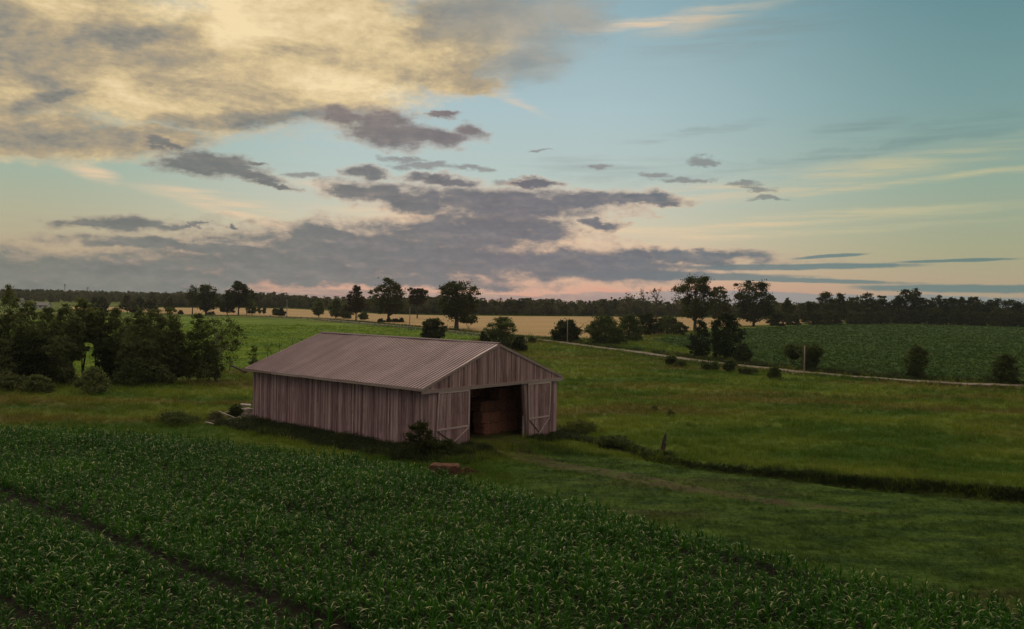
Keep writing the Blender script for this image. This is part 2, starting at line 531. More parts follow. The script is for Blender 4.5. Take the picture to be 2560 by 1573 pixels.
def blade_mat(name, kind, tipc=None, dark=1.0):
    m, nt = material(name)
    pos = nt.n('ShaderNodeNewGeometry').outputs['Position']
    isl = nt.n('ShaderNodeNewGeometry').outputs['Random Per Island']
    g = grass_colour(nt, pos, kind)
    g = nt.vm('SCALE', g, s=nt.lm(isl, 0, 1, .75 * dark, 1.5 * dark))
    if tipc:
        tip = nt.n('ShaderNodeAttribute', attribute_name='tip').outputs['Fac']
        g = nt.mix(nt.m('MULTIPLY', nt.ss(tip, .55, 1.0), nt.ss(isl, .2, .9)), g, tipc)
    finish(nt, g, .75, .05, trans=.35)
    return m


GROUND_M = ground_mat('meadow_ground', 'meadow')
HAY_M = ground_mat('hay_field_ground', 'hay', .35)
SOY_M = ground_mat('soy_ground', 'soy', .5)
MEADOW_BLADE = blade_mat('meadow_blade', 'meadow', (.20, .17, .075))
HAY_BLADE = blade_mat('hay_blade', 'hay')
SOY_BLADE = blade_mat('soy_blade', 'soy')
WEED_M = leaf_mat('weed_leaf', [(.014, .022, .010), (.03, .042, .016), (.06, .07, .026)], trans=.25)
DITCH_M = leaf_mat('ditch_grass', [(.010, .016, .007), (.02, .03, .011), (.04, .052, .018)], trans=.2)

m, nt = material('wheat')
pos = nt.n('ShaderNodeNewGeometry').outputs['Position']
fl = nt.vm('MULTIPLY', pos, (1, 1, 0))
a = nt.noise(nt.mapping(fl, rot=(0, 0, .2), scale=(.012, .05, 1)), 1.0, 6, .6)
b = nt.noise(nt.mapping(fl, scale=(.12, .5, 1)), 1.0, 5, .65)
c = nt.mix(nt.ss(a, .3, .7), (.30, .205, .095), (.40, .275, .135))
c = nt.mix(nt.ss(b, .45, .75, 0, .5), c, (.24, .165, .08))
finish(nt, c, .95, .05, b, bstr=.6, bdist=.4)
WHEAT_M = m

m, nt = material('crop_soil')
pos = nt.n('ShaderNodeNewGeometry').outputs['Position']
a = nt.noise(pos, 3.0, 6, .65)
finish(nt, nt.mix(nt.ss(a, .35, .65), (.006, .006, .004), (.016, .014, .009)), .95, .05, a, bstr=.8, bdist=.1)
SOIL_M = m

m, nt = material('gravel')
pos = nt.n('ShaderNodeNewGeometry').outputs['Position']
a = nt.noise(pos, .35, 5, .6)
b = nt.noise(pos, 5.0, 4, .7)
c = nt.mix(nt.ss(a, .35, .65), (.15, .122, .10), (.25, .205, .17))
c = nt.mix(nt.ss(b, .5, .7, 0, .5), c, (.14, .115, .095))
finish(nt, c, .95, .05, b, bstr=.5, bdist=.05)
GRAVEL_M = m

m, nt = material('trodden_earth')
pos = nt.n('ShaderNodeNewGeometry').outputs['Position']
a = nt.noise(pos, .55, 6, .65)
b = nt.noise(pos, 3.5, 5, .7)
c = nt.mix(nt.ss(a, .38, .62), (.055, .044, .024), (.098, .068, .040))
g = grass_colour(nt, pos, 'meadow')
c = nt.mix(nt.ss(nt.m('ADD', nt.m('MULTIPLY', b, .5), nt.m('MULTIPLY', a, .5)), .44, .54, 0, .9), c, nt.mix(.35, g, (.05, .04, .02)))
finish(nt, c, .95, .05, nt.m('ADD', a, b), bstr=.7, bdist=.12)
EARTH_M = m


def wood_mat(name, c_dark, c_mid, c_lite, axis=2, streak=1.0, knots=True):
    """weathered boards: tone per board, long grain, dark weather streaks, knots"""
    m, nt = material(name)
    ob = nt.n('ShaderNodeTexCoord').outputs['Object']
    isl = nt.n('ShaderNodeNewGeometry').outputs['Random Per Island']
    off = nt.n('ShaderNodeCombineXYZ', {0: nt.m('MULTIPLY', isl, 37.0), 1: nt.m('MULTIPLY', isl, 19.0), 2: nt.m('MULTIPLY', isl, 53.0)}).outputs[0]
    q = nt.vm('ADD', ob, off)
    sc = [9, 9, 9]
    sc[axis] = .55
    grain = nt.noise(nt.mapping(q, scale=tuple(sc)), 1.0, 7, .68)
    sc2 = [2.2, 2.2, 2.2]
    sc2[axis] = .35
    stain = nt.noise(nt.mapping(ob, scale=tuple(sc2)), 1.0, 5, .65)
    f = nt.m('ADD', nt.m('MULTIPLY', isl, .40), nt.m('MULTIPLY', nt.m('SUBTRACT', grain, .22), 1.15))
    c = nt.ramp(nt.m('SUBTRACT', f, .02), [(.17, c_dark), (.5, c_mid), (.85, c_lite)])
    c = nt.mix(nt.ss(stain, .52, .72, 0, .6 * streak), c, c_dark)
    if knots:
        sc3 = [5, 5, 5]
        sc3[axis] = 2.4
        k = nt.noise(nt.mapping(q, scale=tuple(sc3)), 1.0, 2, .4)
        c = nt.mix(nt.ss(k, .72, .78, 0, .8), c, tuple(v * .35 for v in c_dark))
    finish(nt, c, .85, .15, grain, bstr=.5, bdist=.012)
    return m


BOARD_M = wood_mat('barn_boards', (.105, .055, .057), (.315, .204, .199), (.54, .388, .37))
TRIM_M = wood_mat('barn_trim', (.19, .135, .122), (.32, .245, .225), (.43, .345, .31), axis=1, streak=.5, knots=False)
TRIMX_M = wood_mat('barn_trim_across', (.17, .122, .112), (.30, .232, .214), (.41, .33, .30), axis=0, streak=.7, knots=True)
PALE_M = wood_mat('pale_battens', (.30, .22, .205), (.46, .355, .33), (.60, .49, .45), axis=0, streak=.3, knots=False)
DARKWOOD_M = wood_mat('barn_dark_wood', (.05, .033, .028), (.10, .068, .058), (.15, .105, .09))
PLANK_M = wood_mat('old_planks', (.15, .13, .11), (.28, .245, .21), (.45, .40, .35), axis=0)

m, nt = material('roof_metal')
ob = nt.n('ShaderNodeTexCoord').outputs['Object']
a = nt.noise(nt.mapping(ob, scale=(.35, 2.0, 1)), 1.0, 6, .65)
b = nt.noise(ob, .35, 4, .6)
c = nt.mix(nt.ss(b, .35, .65), (.28, .174, .190), (.35, .228, .242))
c = nt.mix(nt.ss(a, .45, .75, 0, .55), c, (.235, .15, .158))
rs = nt.noise(nt.mapping(ob, scale=(.45, 3.2, 1)), 1.0, 7, .7)
c = nt.mix(nt.ss(rs, .60, .72, 0, .5), c, (.20, .10, .07))                      # rust runs down the slope
shn = nt.n('ShaderNodeTexWhiteNoise', {'W': nt.m('FLOOR', nt.m('DIVIDE', nt.m('SUBTRACT', nt.n('ShaderNodeSeparateXYZ', {0: ob}).outputs[1], .288), .87))}, noise_dimensions='1D').outputs[0]
c = nt.vm('SCALE', c, s=nt.lm(shn, 0, 1, .86, 1.1))                             # each sheet weathered its own way
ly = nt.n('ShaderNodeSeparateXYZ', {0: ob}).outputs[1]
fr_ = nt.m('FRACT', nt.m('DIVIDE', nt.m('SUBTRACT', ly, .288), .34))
c = nt.mix(nt.m('MULTIPLY', nt.ss(fr_, .72, .86), .78), c, (.070, .040, .050))   # darker band along each rib
finish(nt, c, nt.lm(a, 0, 1, .42, .7), .4, a, bstr=.15, bdist=.02)
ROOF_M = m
m, nt = material('ridge_metal')
ob = nt.n('ShaderNodeTexCoord').outputs['Object']
a = nt.noise(ob, 2.0, 4, .6)
finish(nt, nt.mix(nt.ss(a, .3, .7), (.15, .105, .115), (.21, .155, .165)), .8, .1)
RIDGE_M = m

m, nt = material('hay')
ob = nt.n('ShaderNodeTexCoord').outputs['Object']
a = nt.noise(nt.mapping(ob, scale=(3, 3, 16)), 1.0, 6, .7)
isl = nt.n('ShaderNodeObjectInfo').outputs['Random']
c = nt.mix(nt.ss(a, .3, .7), (.155, .066, .042), (.37, .172, .106))
c = nt.vm('SCALE', c, s=nt.lm(isl, 0, 1, .75, 1.1))
finish(nt, c, .95, .05, a, bstr=1.0, bdist=.06)
HAYBALE_M = m
m, nt = material('old_hay')
ob = nt.n('ShaderNodeTexCoord').outputs['Object']
a = nt.noise(nt.mapping(ob, scale=(3, 3, 12)), 1.0, 6, .7)
b = nt.noise(ob, 2.2, 4, .6)
c = nt.mix(nt.ss(a, .3, .7), (.07, .036, .025), (.17, .088, .056))
c = nt.mix(nt.ss(b, .5, .68, 0, .6), c, (.045, .03, .022))
finish(nt, c, .95, .05, a, bstr=1.0, bdist=.08)
OLDHAY_M = m
m, nt = material('stone')
ob = nt.n('ShaderNodeTexCoord').outputs['Object']
a = nt.noise(ob, 3.0, 6, .65)
finish(nt, nt.mix(nt.ss(a, .3, .7), (.18, .155, .14), (.40, .355, .32)), .9, .15, a, bstr=.6, bdist=.04)
STONE_M = m


def plain(name, col, rough=.7, var=.3, sc=2.0):
    m, nt = material(name)
    ob = nt.n('ShaderNodeTexCoord').outputs['Object']
    a = nt.noise(ob, sc, 5, .6)
    finish(nt, nt.mix(nt.ss(a, .3, .7), tuple(v * (1 - var) for v in col), col), rough, .3)
    return m


WHITE_M = plain('white_render', (.62, .60, .56))
PANE_M = plain('dark_window', (.04, .045, .05), .2)
GREYROOF_M = plain('grey_shingle', (.16, .15, .15))
STEEL_M = plain('galvanised_steel', (.34, .35, .36), .5)
GLASSY_M = plain('insulator', (.20, .20, .19), .3)


# ------------------------------------------------------------------ terrain
BX, BY, BTH = -5.583, 62.1, .870            # barn front-left corner and heading
BU = np.array([math.cos(BTH), math.sin(BTH)])
BV = np.array([-math.sin(BTH), math.cos(BTH)])


def sstep(x, a, b):
    t = np.clip((np.asarray(x, float) - a) / (b - a), 0, 1)
    return t * t * (3 - 2 * t)


def flat(px, py, z=0.0):
    d = ray(px, py)
    t = (z - CAMH) / d[2]
    return CAMP + d * t


_dpx = [(1300, 1108), (1420, 1098), (1560, 1126), (1650, 1150), (1780, 1180), (1900, 1201), (2060, 1222), (2200, 1236), (2400, 1248), (2560, 1262), (2900, 1285)]
DITCH = np.array([flat(*p, -.35)[:2] for p in _dpx])


def ditch_sd(x, y):
    """signed offset from the ditch line, positive on the far side"""
    yd = np.interp(x, DITCH[:, 0], DITCH[:, 1])
    sl = np.interp(x, (DITCH[1:, 0] + DITCH[:-1, 0]) / 2, np.diff(DITCH[:, 1]) / np.diff(DITCH[:, 0]))
    return (y - yd) / np.sqrt(1 + sl * sl)


def terrain(x, y):
    x = np.asarray(x, float)
    y = np.asarray(y, float)
    near = 1 - sstep(y, 110, 190)
    z = .10 * np.sin(x * .21 + 1.3 + .5 * np.sin(y * .13)) * np.cos(y * .17) + .05 * np.sin(x * .63 + y * .41) * np.sin(y * .57 - x * .2)
    z = z + .03 * np.sin(1.9 * x + .7 * y) * np.sin(1.3 * y - .8 * x)
    la = (x - BX) * BU[0] + (y - BY) * BU[1]
    lb = (x - BX) * BV[0] + (y - BY) * BV[1]
    bd = np.hypot(np.maximum(np.maximum(-la, la - 15.2), 0), np.maximum(np.maximum(-lb, lb - 22), 0))
    z = z * (.12 + .88 * sstep(bd, 1, 9)) * near
    z = z - .42 * sstep(x, -1.5, 5) * sstep(y, 54, 63) * (1 - sstep(y, 100, 150))
    s = ditch_sd(x, y)
    k = sstep(x, 4.5, 11) * near
    bank = .24 + .20 * sstep(x, 10, 26)
    z = z + k * (bank * sstep(s, .15, .95) * (1 - .75 * sstep(s, 3, 42)) - .28 * np.exp(-((s + .25) / .55) ** 2))
    rut = np.exp(-((s + 5.0) / .5) ** 2) + .8 * np.exp(-((s + 6.9) / .45) ** 2)
    return z - k * .10 * rut


def at(px, py):
    z = 0.0
    for _ in range(12):
        p = flat(px, py, z)
        z = float(terrain(p[0], p[1]))
    p[2] = z
    return p


def grow(a, b, step0, ratio):
    out, x, s = [a], a, step0
    while x < b:
        s *= ratio
        x += s
        out.append(x)
    return out


ys = list(np.arange(-30, 24, 3.0)) + list(np.arange(24, 118, .5)) + grow(118, 2600, .5, 1.07)
xr = list(np.arange(0, 62, .5)) + grow(62, 1900, .5, 1.09)
xs = [-v for v in xr[:0:-1]] + xr
gx, gy = np.meshgrid(np.array(xs), np.array(ys))
gz = terrain(gx, gy)
nx, ny = len(xs), len(ys)
idx = np.arange(nx * ny).reshape(ny, nx)
gq = np.stack([idx[:-1, :-1], idx[:-1, 1:], idx[1:, 1:], idx[1:, :-1]], -1).reshape(-1, 4)
ground = mesh_np('ground', np.stack([gx, gy, gz], -1).reshape(-1, 3), gq, GROUND_M, smooth=True)
props(ground, 'rolling green and rusty meadow ground around the old barn', 'ground', kind='structure')


def sheet(name, near, far, mat, label, cat, n=120, m_=24, off=.004, kind='structure'):
    """loft a ground sheet between two polylines given as world xy"""
    def resample(P, k):
        P = np.asarray(P, float)
        d = np.concatenate([[0], np.cumsum(np.linalg.norm(np.diff(P, axis=0), axis=1))])
        tt = np.linspace(0, d[-1], k)
        return np.stack([np.interp(tt, d, P[:, i]) for i in range(2)], -1)
    A, B = resample(near, n), resample(far, n)
    w = np.linspace(0, 1, m_)[:, None, None]
    G = A[None] * (1 - w) + B[None] * w
    z = terrain(G[..., 0], G[..., 1]) + off
    V = np.concatenate([G, z[..., None]], -1).reshape(-1, 3)
    ii = np.arange(n * m_).reshape(m_, n)
    q = np.stack([ii[:-1, :-1], ii[:-1, 1:], ii[1:, 1:], ii[1:, :-1]], -1).reshape(-1, 4)
    o = mesh_np(name, V, q, mat, smooth=True)
    return props(o, label, cat, kind=kind)


def px_xy(lst):
    return [at(*p)[:2] for p in lst]


# fields (boundaries measured once on the ground plane, then they are just places)
CROP_TOP = [(-300, 1052), (0, 1066), (300, 1072), (500, 1090), (700, 1112), (880, 1135), (1060, 1165), (1250, 1205), (1450, 1250),
            (1650, 1305), (1900, 1370), (2100, 1415), (2330, 1462), (2560, 1500), (2900, 1555)]
CROP_EDGE = [(x, y + .055 * (y - hor(x))) for x, y in CROP_TOP]
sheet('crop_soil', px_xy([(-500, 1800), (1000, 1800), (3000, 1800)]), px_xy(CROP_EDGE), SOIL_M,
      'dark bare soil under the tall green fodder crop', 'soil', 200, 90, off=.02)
HAY_NEAR = [(-400, 985), (200, 935), (440, 915), (600, 925), (760, 905), (900, 890), (1100, 872), (1195, 845)]
HAY_FAR = [(-400, 790), (0, 792), (300, 792), (450, 793), (620, 796), (760, 803), (860, 809), (960, 817), (1110, 832), (1205, 843)]
sheet('hay_field', px_xy(HAY_NEAR), px_xy(HAY_FAR), HAY_M, 'bright green cut field behind the barn and the birch grove', 'field', 120, 40, off=.03)
WHEAT_NEAR = [(180, 774), (445, 786), (620, 789), (760, 793), (900, 802), (1000, 811), (1130, 824), (1250, 836), (1420, 846), (1560, 846), (1660, 836), (1800, 818), (2000, 808), (2150, 802)]
WHEAT_FAR = [(180, 767), (445, 770), (600, 770), (720, 772), (850, 779), (960, 786), (1100, 789), (1300, 791), (1500, 792), (1600, 793), (1700, 794), (1800, 795), (1950, 796), (2150, 798)]
sheet('wheat_field', px_xy(WHEAT_NEAR), px_xy(WHEAT_FAR), WHEAT_M, 'golden ripe wheat field beyond the gravel road', 'field', 160, 30, off=.06)
SOY_NEAR = [(1622, 852), (1700, 868), (1800, 886), (1900, 908), (2000, 925), (2120, 936), (2300, 946), (2560, 958), (2900, 972)]
SOY_FAR = [(1630, 848), (1690, 842), (1760, 834), (1860, 822), (2000, 815), (2100, 811), (2250, 809), (2560, 817), (2900, 826)]
sheet('bean_field', px_xy(SOY_NEAR), px_xy(SOY_FAR), SOY_M, 'dark green bean field on the right below the tree line', 'field', 120, 50, off=.05)

ROAD_PX = [(640, 791), (800, 798.5), (860, 804), (957, 812), (1050, 820), (1112, 826), (1196, 834.5), (1308, 846), (1365, 851.5), (1438, 861),
           (1500, 870), (1573, 878), (1646, 889), (1719, 899), (1793, 908.5), (1853, 915), (1914, 921), (2012, 932), (2115, 941), (2249, 951), (2410, 960), (2560, 966), (2800, 975)]
ROAD = np.array(px_xy(ROAD_PX))


def ribbon(name, line, w, mat, label, cat, off, n=260, jitter=0.0, m_=7):
    P = np.asarray(line, float)
    d = np.concatenate([[0], np.cumsum(np.linalg.norm(np.diff(P, axis=0), axis=1))])
    tt = np.linspace(0, d[-1], n)
    C = np.stack([np.interp(tt, d, P[:, i]) for i in range(2)], -1)
    T = np.gradient(C, axis=0)
    T /= np.linalg.norm(T, axis=1)[:, None]
    N = np.stack([-T[:, 1], T[:, 0]], -1)
    ww = np.broadcast_to(np.asarray(w, float), (len(P),))
    wl = np.interp(tt, d, ww)[:, None] / 2
    j1, j2 = (rng.normal(0, jitter, (n, 1)) for _ in range(2))
    return sheet(name, C - N * (wl + j1), C + N * (wl + j2), mat, label, cat, n, m_, off)


ribbon('gravel_road', ROAD, 3.0, GRAVEL_M, 'pale gravel road crossing the meadows behind the barn', 'road', .09, 300, .12)
TRACK = np.array(px_xy([(1222, 1090), (1238, 1114), (1275, 1132), (1330, 1148), (1430, 1168), (1560, 1190), (1700, 1218), (1840, 1240), (2000, 1262), (2200, 1285)]))
ribbon('dirt_track', TRACK, [6.2, 5.4, 4.2, 3.2, 2.5, 2.0, 1.7, 1.3, .9, .3], EARTH_M, 'brown trodden track leading from the barn door to the right', 'track', .012, 120, .12, 9)


def on_line(x, y, L):
    d = np.full(np.shape(x), 1e9)
    for a, b in zip(L[:-1], L[1:]):
        ab = b - a
        tt = np.clip(((x - a[0]) * ab[0] + (y - a[1]) * ab[1]) / (ab @ ab), 0, 1)
        d = np.minimum(d, np.hypot(x - a[0] - tt * ab[0], y - a[1] - tt * ab[1]))
    return d


# ------------------------------------------------------------------ scattering (geometry nodes, only for what nobody could count)
def variants(name, objs):
    c = bpy.data.collections.new(name)
    for o in objs:
        COL.objects.unlink(o)
        c.objects.link(o)
    return c


def scatter(name, pts, scl, coll, nvar, label, cat, tilt=.12, kind='stuff'):
    n = len(pts)
    me = bpy.data.meshes.new(name)
    me.vertices.add(n)
    me.vertices.foreach_set('co', np.asarray(pts, np.float32).ravel())
    rot = np.stack([rng.normal(0, tilt, n), rng.normal(0, tilt, n), rng.uniform(0, 2 * np.pi, n)], -1).astype(np.float32)
    a = me.attributes.new('rot', 'FLOAT_VECTOR', 'POINT')
    a.data.foreach_set('vector', rot.ravel())
    scl = np.asarray(scl, np.float32)
    if scl.ndim == 1:
        scl = np.repeat(scl[:, None], 3, 1)
    a = me.attributes.new('scl', 'FLOAT_VECTOR', 'POINT')
    a.data.foreach_set('vector', np.ascontiguousarray(scl).ravel())
    a = me.attributes.new('var', 'INT', 'POINT')
    a.data.foreach_set('value', rng.integers(0, nvar, n).astype(np.int32))
    o = bpy.data.objects.new(name, me)
    COL.objects.link(o)
    g = bpy.data.node_groups.new(name + '_scatter', 'GeometryNodeTree')
    g.interface.new_socket('Geometry', in_out='INPUT', socket_type='NodeSocketGeometry')
    g.interface.new_socket('Geometry', in_out='OUTPUT', socket_type='NodeSocketGeometry')
    N = g.nodes
    gi, go = N.new('NodeGroupInput'), N.new('NodeGroupOutput')
    ci = N.new('GeometryNodeCollectionInfo')
    ci.inputs['Collection'].default_value = coll
    ci.inputs['Separate Children'].default_value = True
    ci.inputs['Reset Children'].default_value = True
    iop = N.new('GeometryNodeInstanceOnPoints')
    iop.inputs['Pick Instance'].default_value = True

    def attr(nm, ty):
        q = N.new('GeometryNodeInputNamedAttribute')
        q.data_type = ty
        q.inputs['Name'].default_value = nm
        return q.outputs['Attribute']
    L = g.links
    L.new(gi.outputs[0], iop.inputs['Points'])
    L.new(ci.outputs[0], iop.inputs['Instance'])
    L.new(attr('var', 'INT'), iop.inputs['Instance Index'])
    L.new(attr('rot', 'FLOAT_VECTOR'), iop.inputs['Rotation'])
    L.new(attr('scl', 'FLOAT_VECTOR'), iop.inputs['Scale'])
    L.new(iop.outputs[0], go.inputs[0])
    md = o.modifiers.new('scatter', 'NODES')
    md.node_group = g
    return props(o, label, cat, kind=kind)


def ribbons(n, L, Wd, lean, droop, seg, base_r, h0=0.0, fold=.0, r=rng):
    """n arching blades in one mesh; returns V, Q, tip"""
    V, Q, tip = [], [], []
    k = 0
    for i in range(n):
        az_ = r.uniform(0, 2 * np.pi)
        l_, w_ = L * r.uniform(.7, 1.2), Wd * r.uniform(.75, 1.2)
        th0 = r.uniform(*lean)
        dr = r.uniform(*droop)
        p = np.array([r.normal(0, base_r), r.normal(0, base_r), h0 * r.uniform(.3, 1.0)])
        side = np.array([-math.sin(az_), math.cos(az_), 0])
        tw = r.uniform(-.5, .5)
        th = th0
        for j in range(seg + 1):
            u = j / seg
            ww = w_ * (1 - u ** 2.2) * (.55 + 1.2 * u if u < .4 else 1.03) * .5 + .0008
            sd = side * math.cos(tw * u) + np.array([0, 0, 1]) * math.sin(tw * u)
            V += [p - sd * ww, p + sd * ww]
            tip += [u, u]
            if j < seg:
                Q.append((k + 2 * j, k + 2 * j + 1, k + 2 * j + 3, k + 2 * j + 2))
            dirv = np.array([math.cos(az_) * math.sin(th), math.sin(az_) * math.sin(th), math.cos(th)])
            p = p + dirv * l_ / seg
            th += dr / seg * (2.2 * u + .15)
        k += 2 * (seg + 1)
    return np.array(V), np.array(Q), np.array(tip)


def blade_obj(name, mat, parts):
    V, Q, T, n = [], [], [], 0
    for v, q, tp in parts:
        V.append(v)
        Q.append(q + n)
        T.append(tp)
        n += len(v)
    return mesh_np(name, np.concatenate(V), np.concatenate(Q), mat, attr={'tip': np.concatenate(T)}, smooth=True)


def in_barn(x, y, pad=.3):
    la = (x - BX) * BU[0] + (y - BY) * BU[1]
    lb = (x - BX) * BV[0] + (y - BY) * BV[1]
    return (la > -pad) & (la < 15.2 + pad) & (lb > -pad + .3) & (lb < 22 + pad)


def projv(x, y, z):
    D = np.stack([x, y, z], -1) - CAMP
    w = D @ FWD
    return 1280 + F * (D @ RGT) / w, 786.5 - F * (D @ UPV) / w


# ---- fodder crop
m, nt = material('crop_leaf')
isl = nt.n('ShaderNodeNewGeometry').outputs['Random Per Island']
oi = nt.n('ShaderNodeObjectInfo').outputs['Random']
tip = nt.n('ShaderNodeAttribute', attribute_name='tip').outputs['Fac']
posn = nt.n('ShaderNodeNewGeometry').outputs['Position']
pat = nt.noise(posn, .16, 3, .55)
f = nt.m('ADD', nt.m('MULTIPLY', isl, .6), nt.m('ADD', nt.m('MULTIPLY', oi, .2), nt.m('MULTIPLY', nt.m('SUBTRACT', pat, .35), .9)))
c = nt.ramp(f, [(0, (.009, .040, .007)), (.45, (.029, .104, .012)), (1, (.088, .215, .020))])
c = nt.mix(nt.m('MULTIPLY', nt.m('MULTIPLY', nt.ss(tip, .38, .55), nt.ss(tip, 1.0, .78)), nt.ss(isl, .50, .76)), c, (.52, .51, .28))  # pale leaf crests: dry tissue plus sky glint painted into the colour
finish(nt, c, .5, .05, trans=.36)
CROP_M = m
crop_objs = []
for i in range(9):
    r = np.random.default_rng(100 + i)
    hh = r.uniform(.32, .5)
    parts = [ribbons(6, .64, .052, (.10, .6), (1.6, 3.4), 8, .04, hh * .8, r=r), ribbons(3, .56, .050, (.02, .3), (.1, 1.0), 5, .03, hh * .7, r=r),
             ribbons(2, .5, .05, (.5, 1.1), (.8, 1.8), 5, .03, .1, r=r)]
    o = blade_obj('crop_plant', CROP_M, parts)
    crop_objs.append(o)
crop_c = variants('crop_plants', crop_objs)
TR1 = np.array(px_xy([(-60, 1215), (0, 1243), (150, 1302), (300, 1372), (450, 1432), (620, 1500), (760, 1562), (900, 1625)]))
TR2 = np.array(px_xy([(-80, 1500), (0, 1530), (90, 1580), (200, 1650)]))
TR3 = np.array(px_xy([(420, 1235), (520, 1250), (640, 1270), (760, 1298), (850, 1330)]))
step = .34
cx_, cy_ = np.meshgrid(np.arange(-52, 42, step), np.arange(21, 80, step))
cx_ = cx_.ravel() + rng.normal(0, .09, cx_.size)
cy_ = cy_.ravel() + rng.normal(0, .09, cy_.size)
ppx, ppy = projv(cx_, cy_, terrain(cx_, cy_))
ex, ey = np.array([p[0] for p in CROP_EDGE]), np.array([p[1] for p in CROP_EDGE])
okc = (ppy > np.interp(ppx, ex, ey) + rng.normal(0, 5, len(ppx))) & (ppx > -160) & (ppx < 2720) & (ppy < 1740)
okc &= (on_line(cx_, cy_, TR1) > .62 + rng.normal(0, .08, len(cx_))) & (on_line(cx_, cy_, TR2) > .4)
okc &= ~((on_line(cx_, cy_, TR3) < .28) & (rng.random(len(cx_)) < .75))
patch = np.sin(cx_ * .9 + 1.7 * np.sin(cy_ * .5)) * np.sin(cy_ * 1.1 + 1.3 * np.sin(cx_ * .6))
okc &= ~((patch > .84) & (rng.random(len(cx_)) < .5))
cx_, cy_ = cx_[okc], cy_[okc]
hs = .86 + .16 * np.sin(cx_ * .35 + cy_ * .22) * np.sin(cy_ * .4) + rng.normal(0, .15, len(cx_))
scatter('fodder_crop', np.stack([cx_, cy_, terrain(cx_, cy_)], -1), np.clip(hs, .5, 1.25), crop_c, 9,
        'dense green fodder crop with drooping pale leaf tips filling the foreground', 'crop', .10)
# plants lying flat in the wheel gaps
lx = []
for L_, n_ in ((TR1, 260), (TR2, 60)):
    k = rng.integers(0, len(L_) - 1, n_)
    u = rng.random(n_)[:, None]
    lx.append(L_[k] * (1 - u) + L_[k + 1] * u + rng.normal(0, .2, (n_, 2)))
lx = np.concatenate(lx)
scatter('flattened_crop', np.column_stack([lx, terrain(lx[:, 0], lx[:, 1])]), rng.uniform(.3, .5, len(lx)), crop_c, 9,
        'short flattened crop leaves lying in the dark wheel gap', 'crop', .5)

# ---- meadow grass
tuft_objs = [blade_obj('grass_tuft', MEADOW_BLADE, [ribbons(16, .34, .014, (.05, .7), (.4, 2.0), 4, .11, r=np.random.default_rng(200 + i))]) for i in range(6)]
tuft_c = variants('grass_tufts', tuft_objs)
hayt_c = variants('hay_tufts', [blade_obj('hay_tuft', HAY_BLADE, [ribbons(14, .3, .02, (.05, .8), (.3, 1.6), 3, .16, r=np.random.default_rng(220 + i))]) for i in range(4)])
def soy_plant(i):
    r = np.random.default_rng(240 + i)
    return blade_obj('bean_plant', SOY_BLADE, [ribbons(18, .34, .11, (.3, 1.3), (.3, 1.4), 3, .12, .3, r=r)])
soy_c = variants('bean_plants', [soy_plant(i) for i in range(4)])

n = 150000
dd = np.exp(rng.uniform(math.log(30), math.log(330), n))
aa = rng.uniform(-.60, .60, n)
x_, y_ = dd * np.sin(aa), dd * np.cos(aa)
z_ = terrain(x_, y_)
qx, qy = projv(x_, y_, z_)
crop_in = qy > np.interp(qx, ex, ey) - 2
road_in = on_line(x_, y_, ROAD) < 2.1
barn_in = in_barn(x_, y_, .1)
hay_in = (qx < 1205) & (qy < np.interp(qx, [p[0] for p in HAY_NEAR], [p[1] for p in HAY_NEAR])) & (qy > np.interp(qx, [p[0] for p in HAY_FAR], [p[1] for p in HAY_FAR]) + 1)
soy_in = (qx > 1622) & (qy < np.interp(qx, [p[0] for p in SOY_NEAR], [p[1] for p in SOY_NEAR])) & (qy > np.interp(qx, [p[0] for p in SOY_FAR], [p[1] for p in SOY_FAR]))
wheat_in = (qy < np.interp(qx, [p[0] for p in WHEAT_NEAR], [p[1] for p in WHEAT_NEAR])) & ~hay_in & ~soy_in
track_d = on_line(x_, y_, TRACK)
sd_ = ditch_sd(x_, y_)
mown = (sd_ < -.2) & (x_ > 0) & (y_ < 64)
ok = ~crop_in & ~road_in & ~barn_in & ~hay_in & ~soy_in & ~wheat_in & (qx > -60) & (qx < 2620)
ok &= ~((track_d < 1.1) & (rng.random(n) < .6))
sc_ = (.62 + dd / 200) * rng.uniform(.6, 1.25, n)
clump = np.sin(x_ * .8 + 2 * np.sin(y_ * .31)) * np.sin(y_ * .9 + 1.5 * np.sin(x_ * .4))
sc_ = sc_ * (1 + .35 * clump) * np.where(rng.random(n) < .07, 1.7, 1.0)
sc_ = np.where(mown, sc_ * .5, sc_)
scatter('meadow_grass', np.stack([x_, y_, z_], -1)[ok], sc_[ok], tuft_c, 6, 'long meadow grass in green and rust tones around the barn', 'grass', .15)
scatter('hay_field_grass', np.stack([x_, y_, z_], -1)[hay_in & (qx > -60)], (sc_ * .62)[hay_in & (qx > -60)], hayt_c, 4, 'short bright green grass of the field behind the barn', 'grass', .1)
n = 26000
yy = np.exp(rng.uniform(math.log(110), math.log(540), n))
xx = yy * np.tan(rng.uniform(.12, .60, n))
zz = terrain(xx, yy)
vx, vy = projv(xx, yy, zz)
ok = (vx > 1632) & (vx < 2620) & (vy < np.interp(vx, [p[0] for p in SOY_NEAR], [p[1] for p in SOY_NEAR])) & (vy > np.interp(vx, [p[0] for p in SOY_FAR], [p[1] for p in SOY_FAR]))
scatter('bean_crop', np.stack([xx, yy, zz], -1)[ok], ((.6 + yy[ok] / 420) * rng.uniform(.7, 1.1, ok.sum()))[:, None] * np.array([1.15, 1.15, .6]), soy_c, 4, 'low leafy bean plants covering the dark field on the right', 'crop', .1)

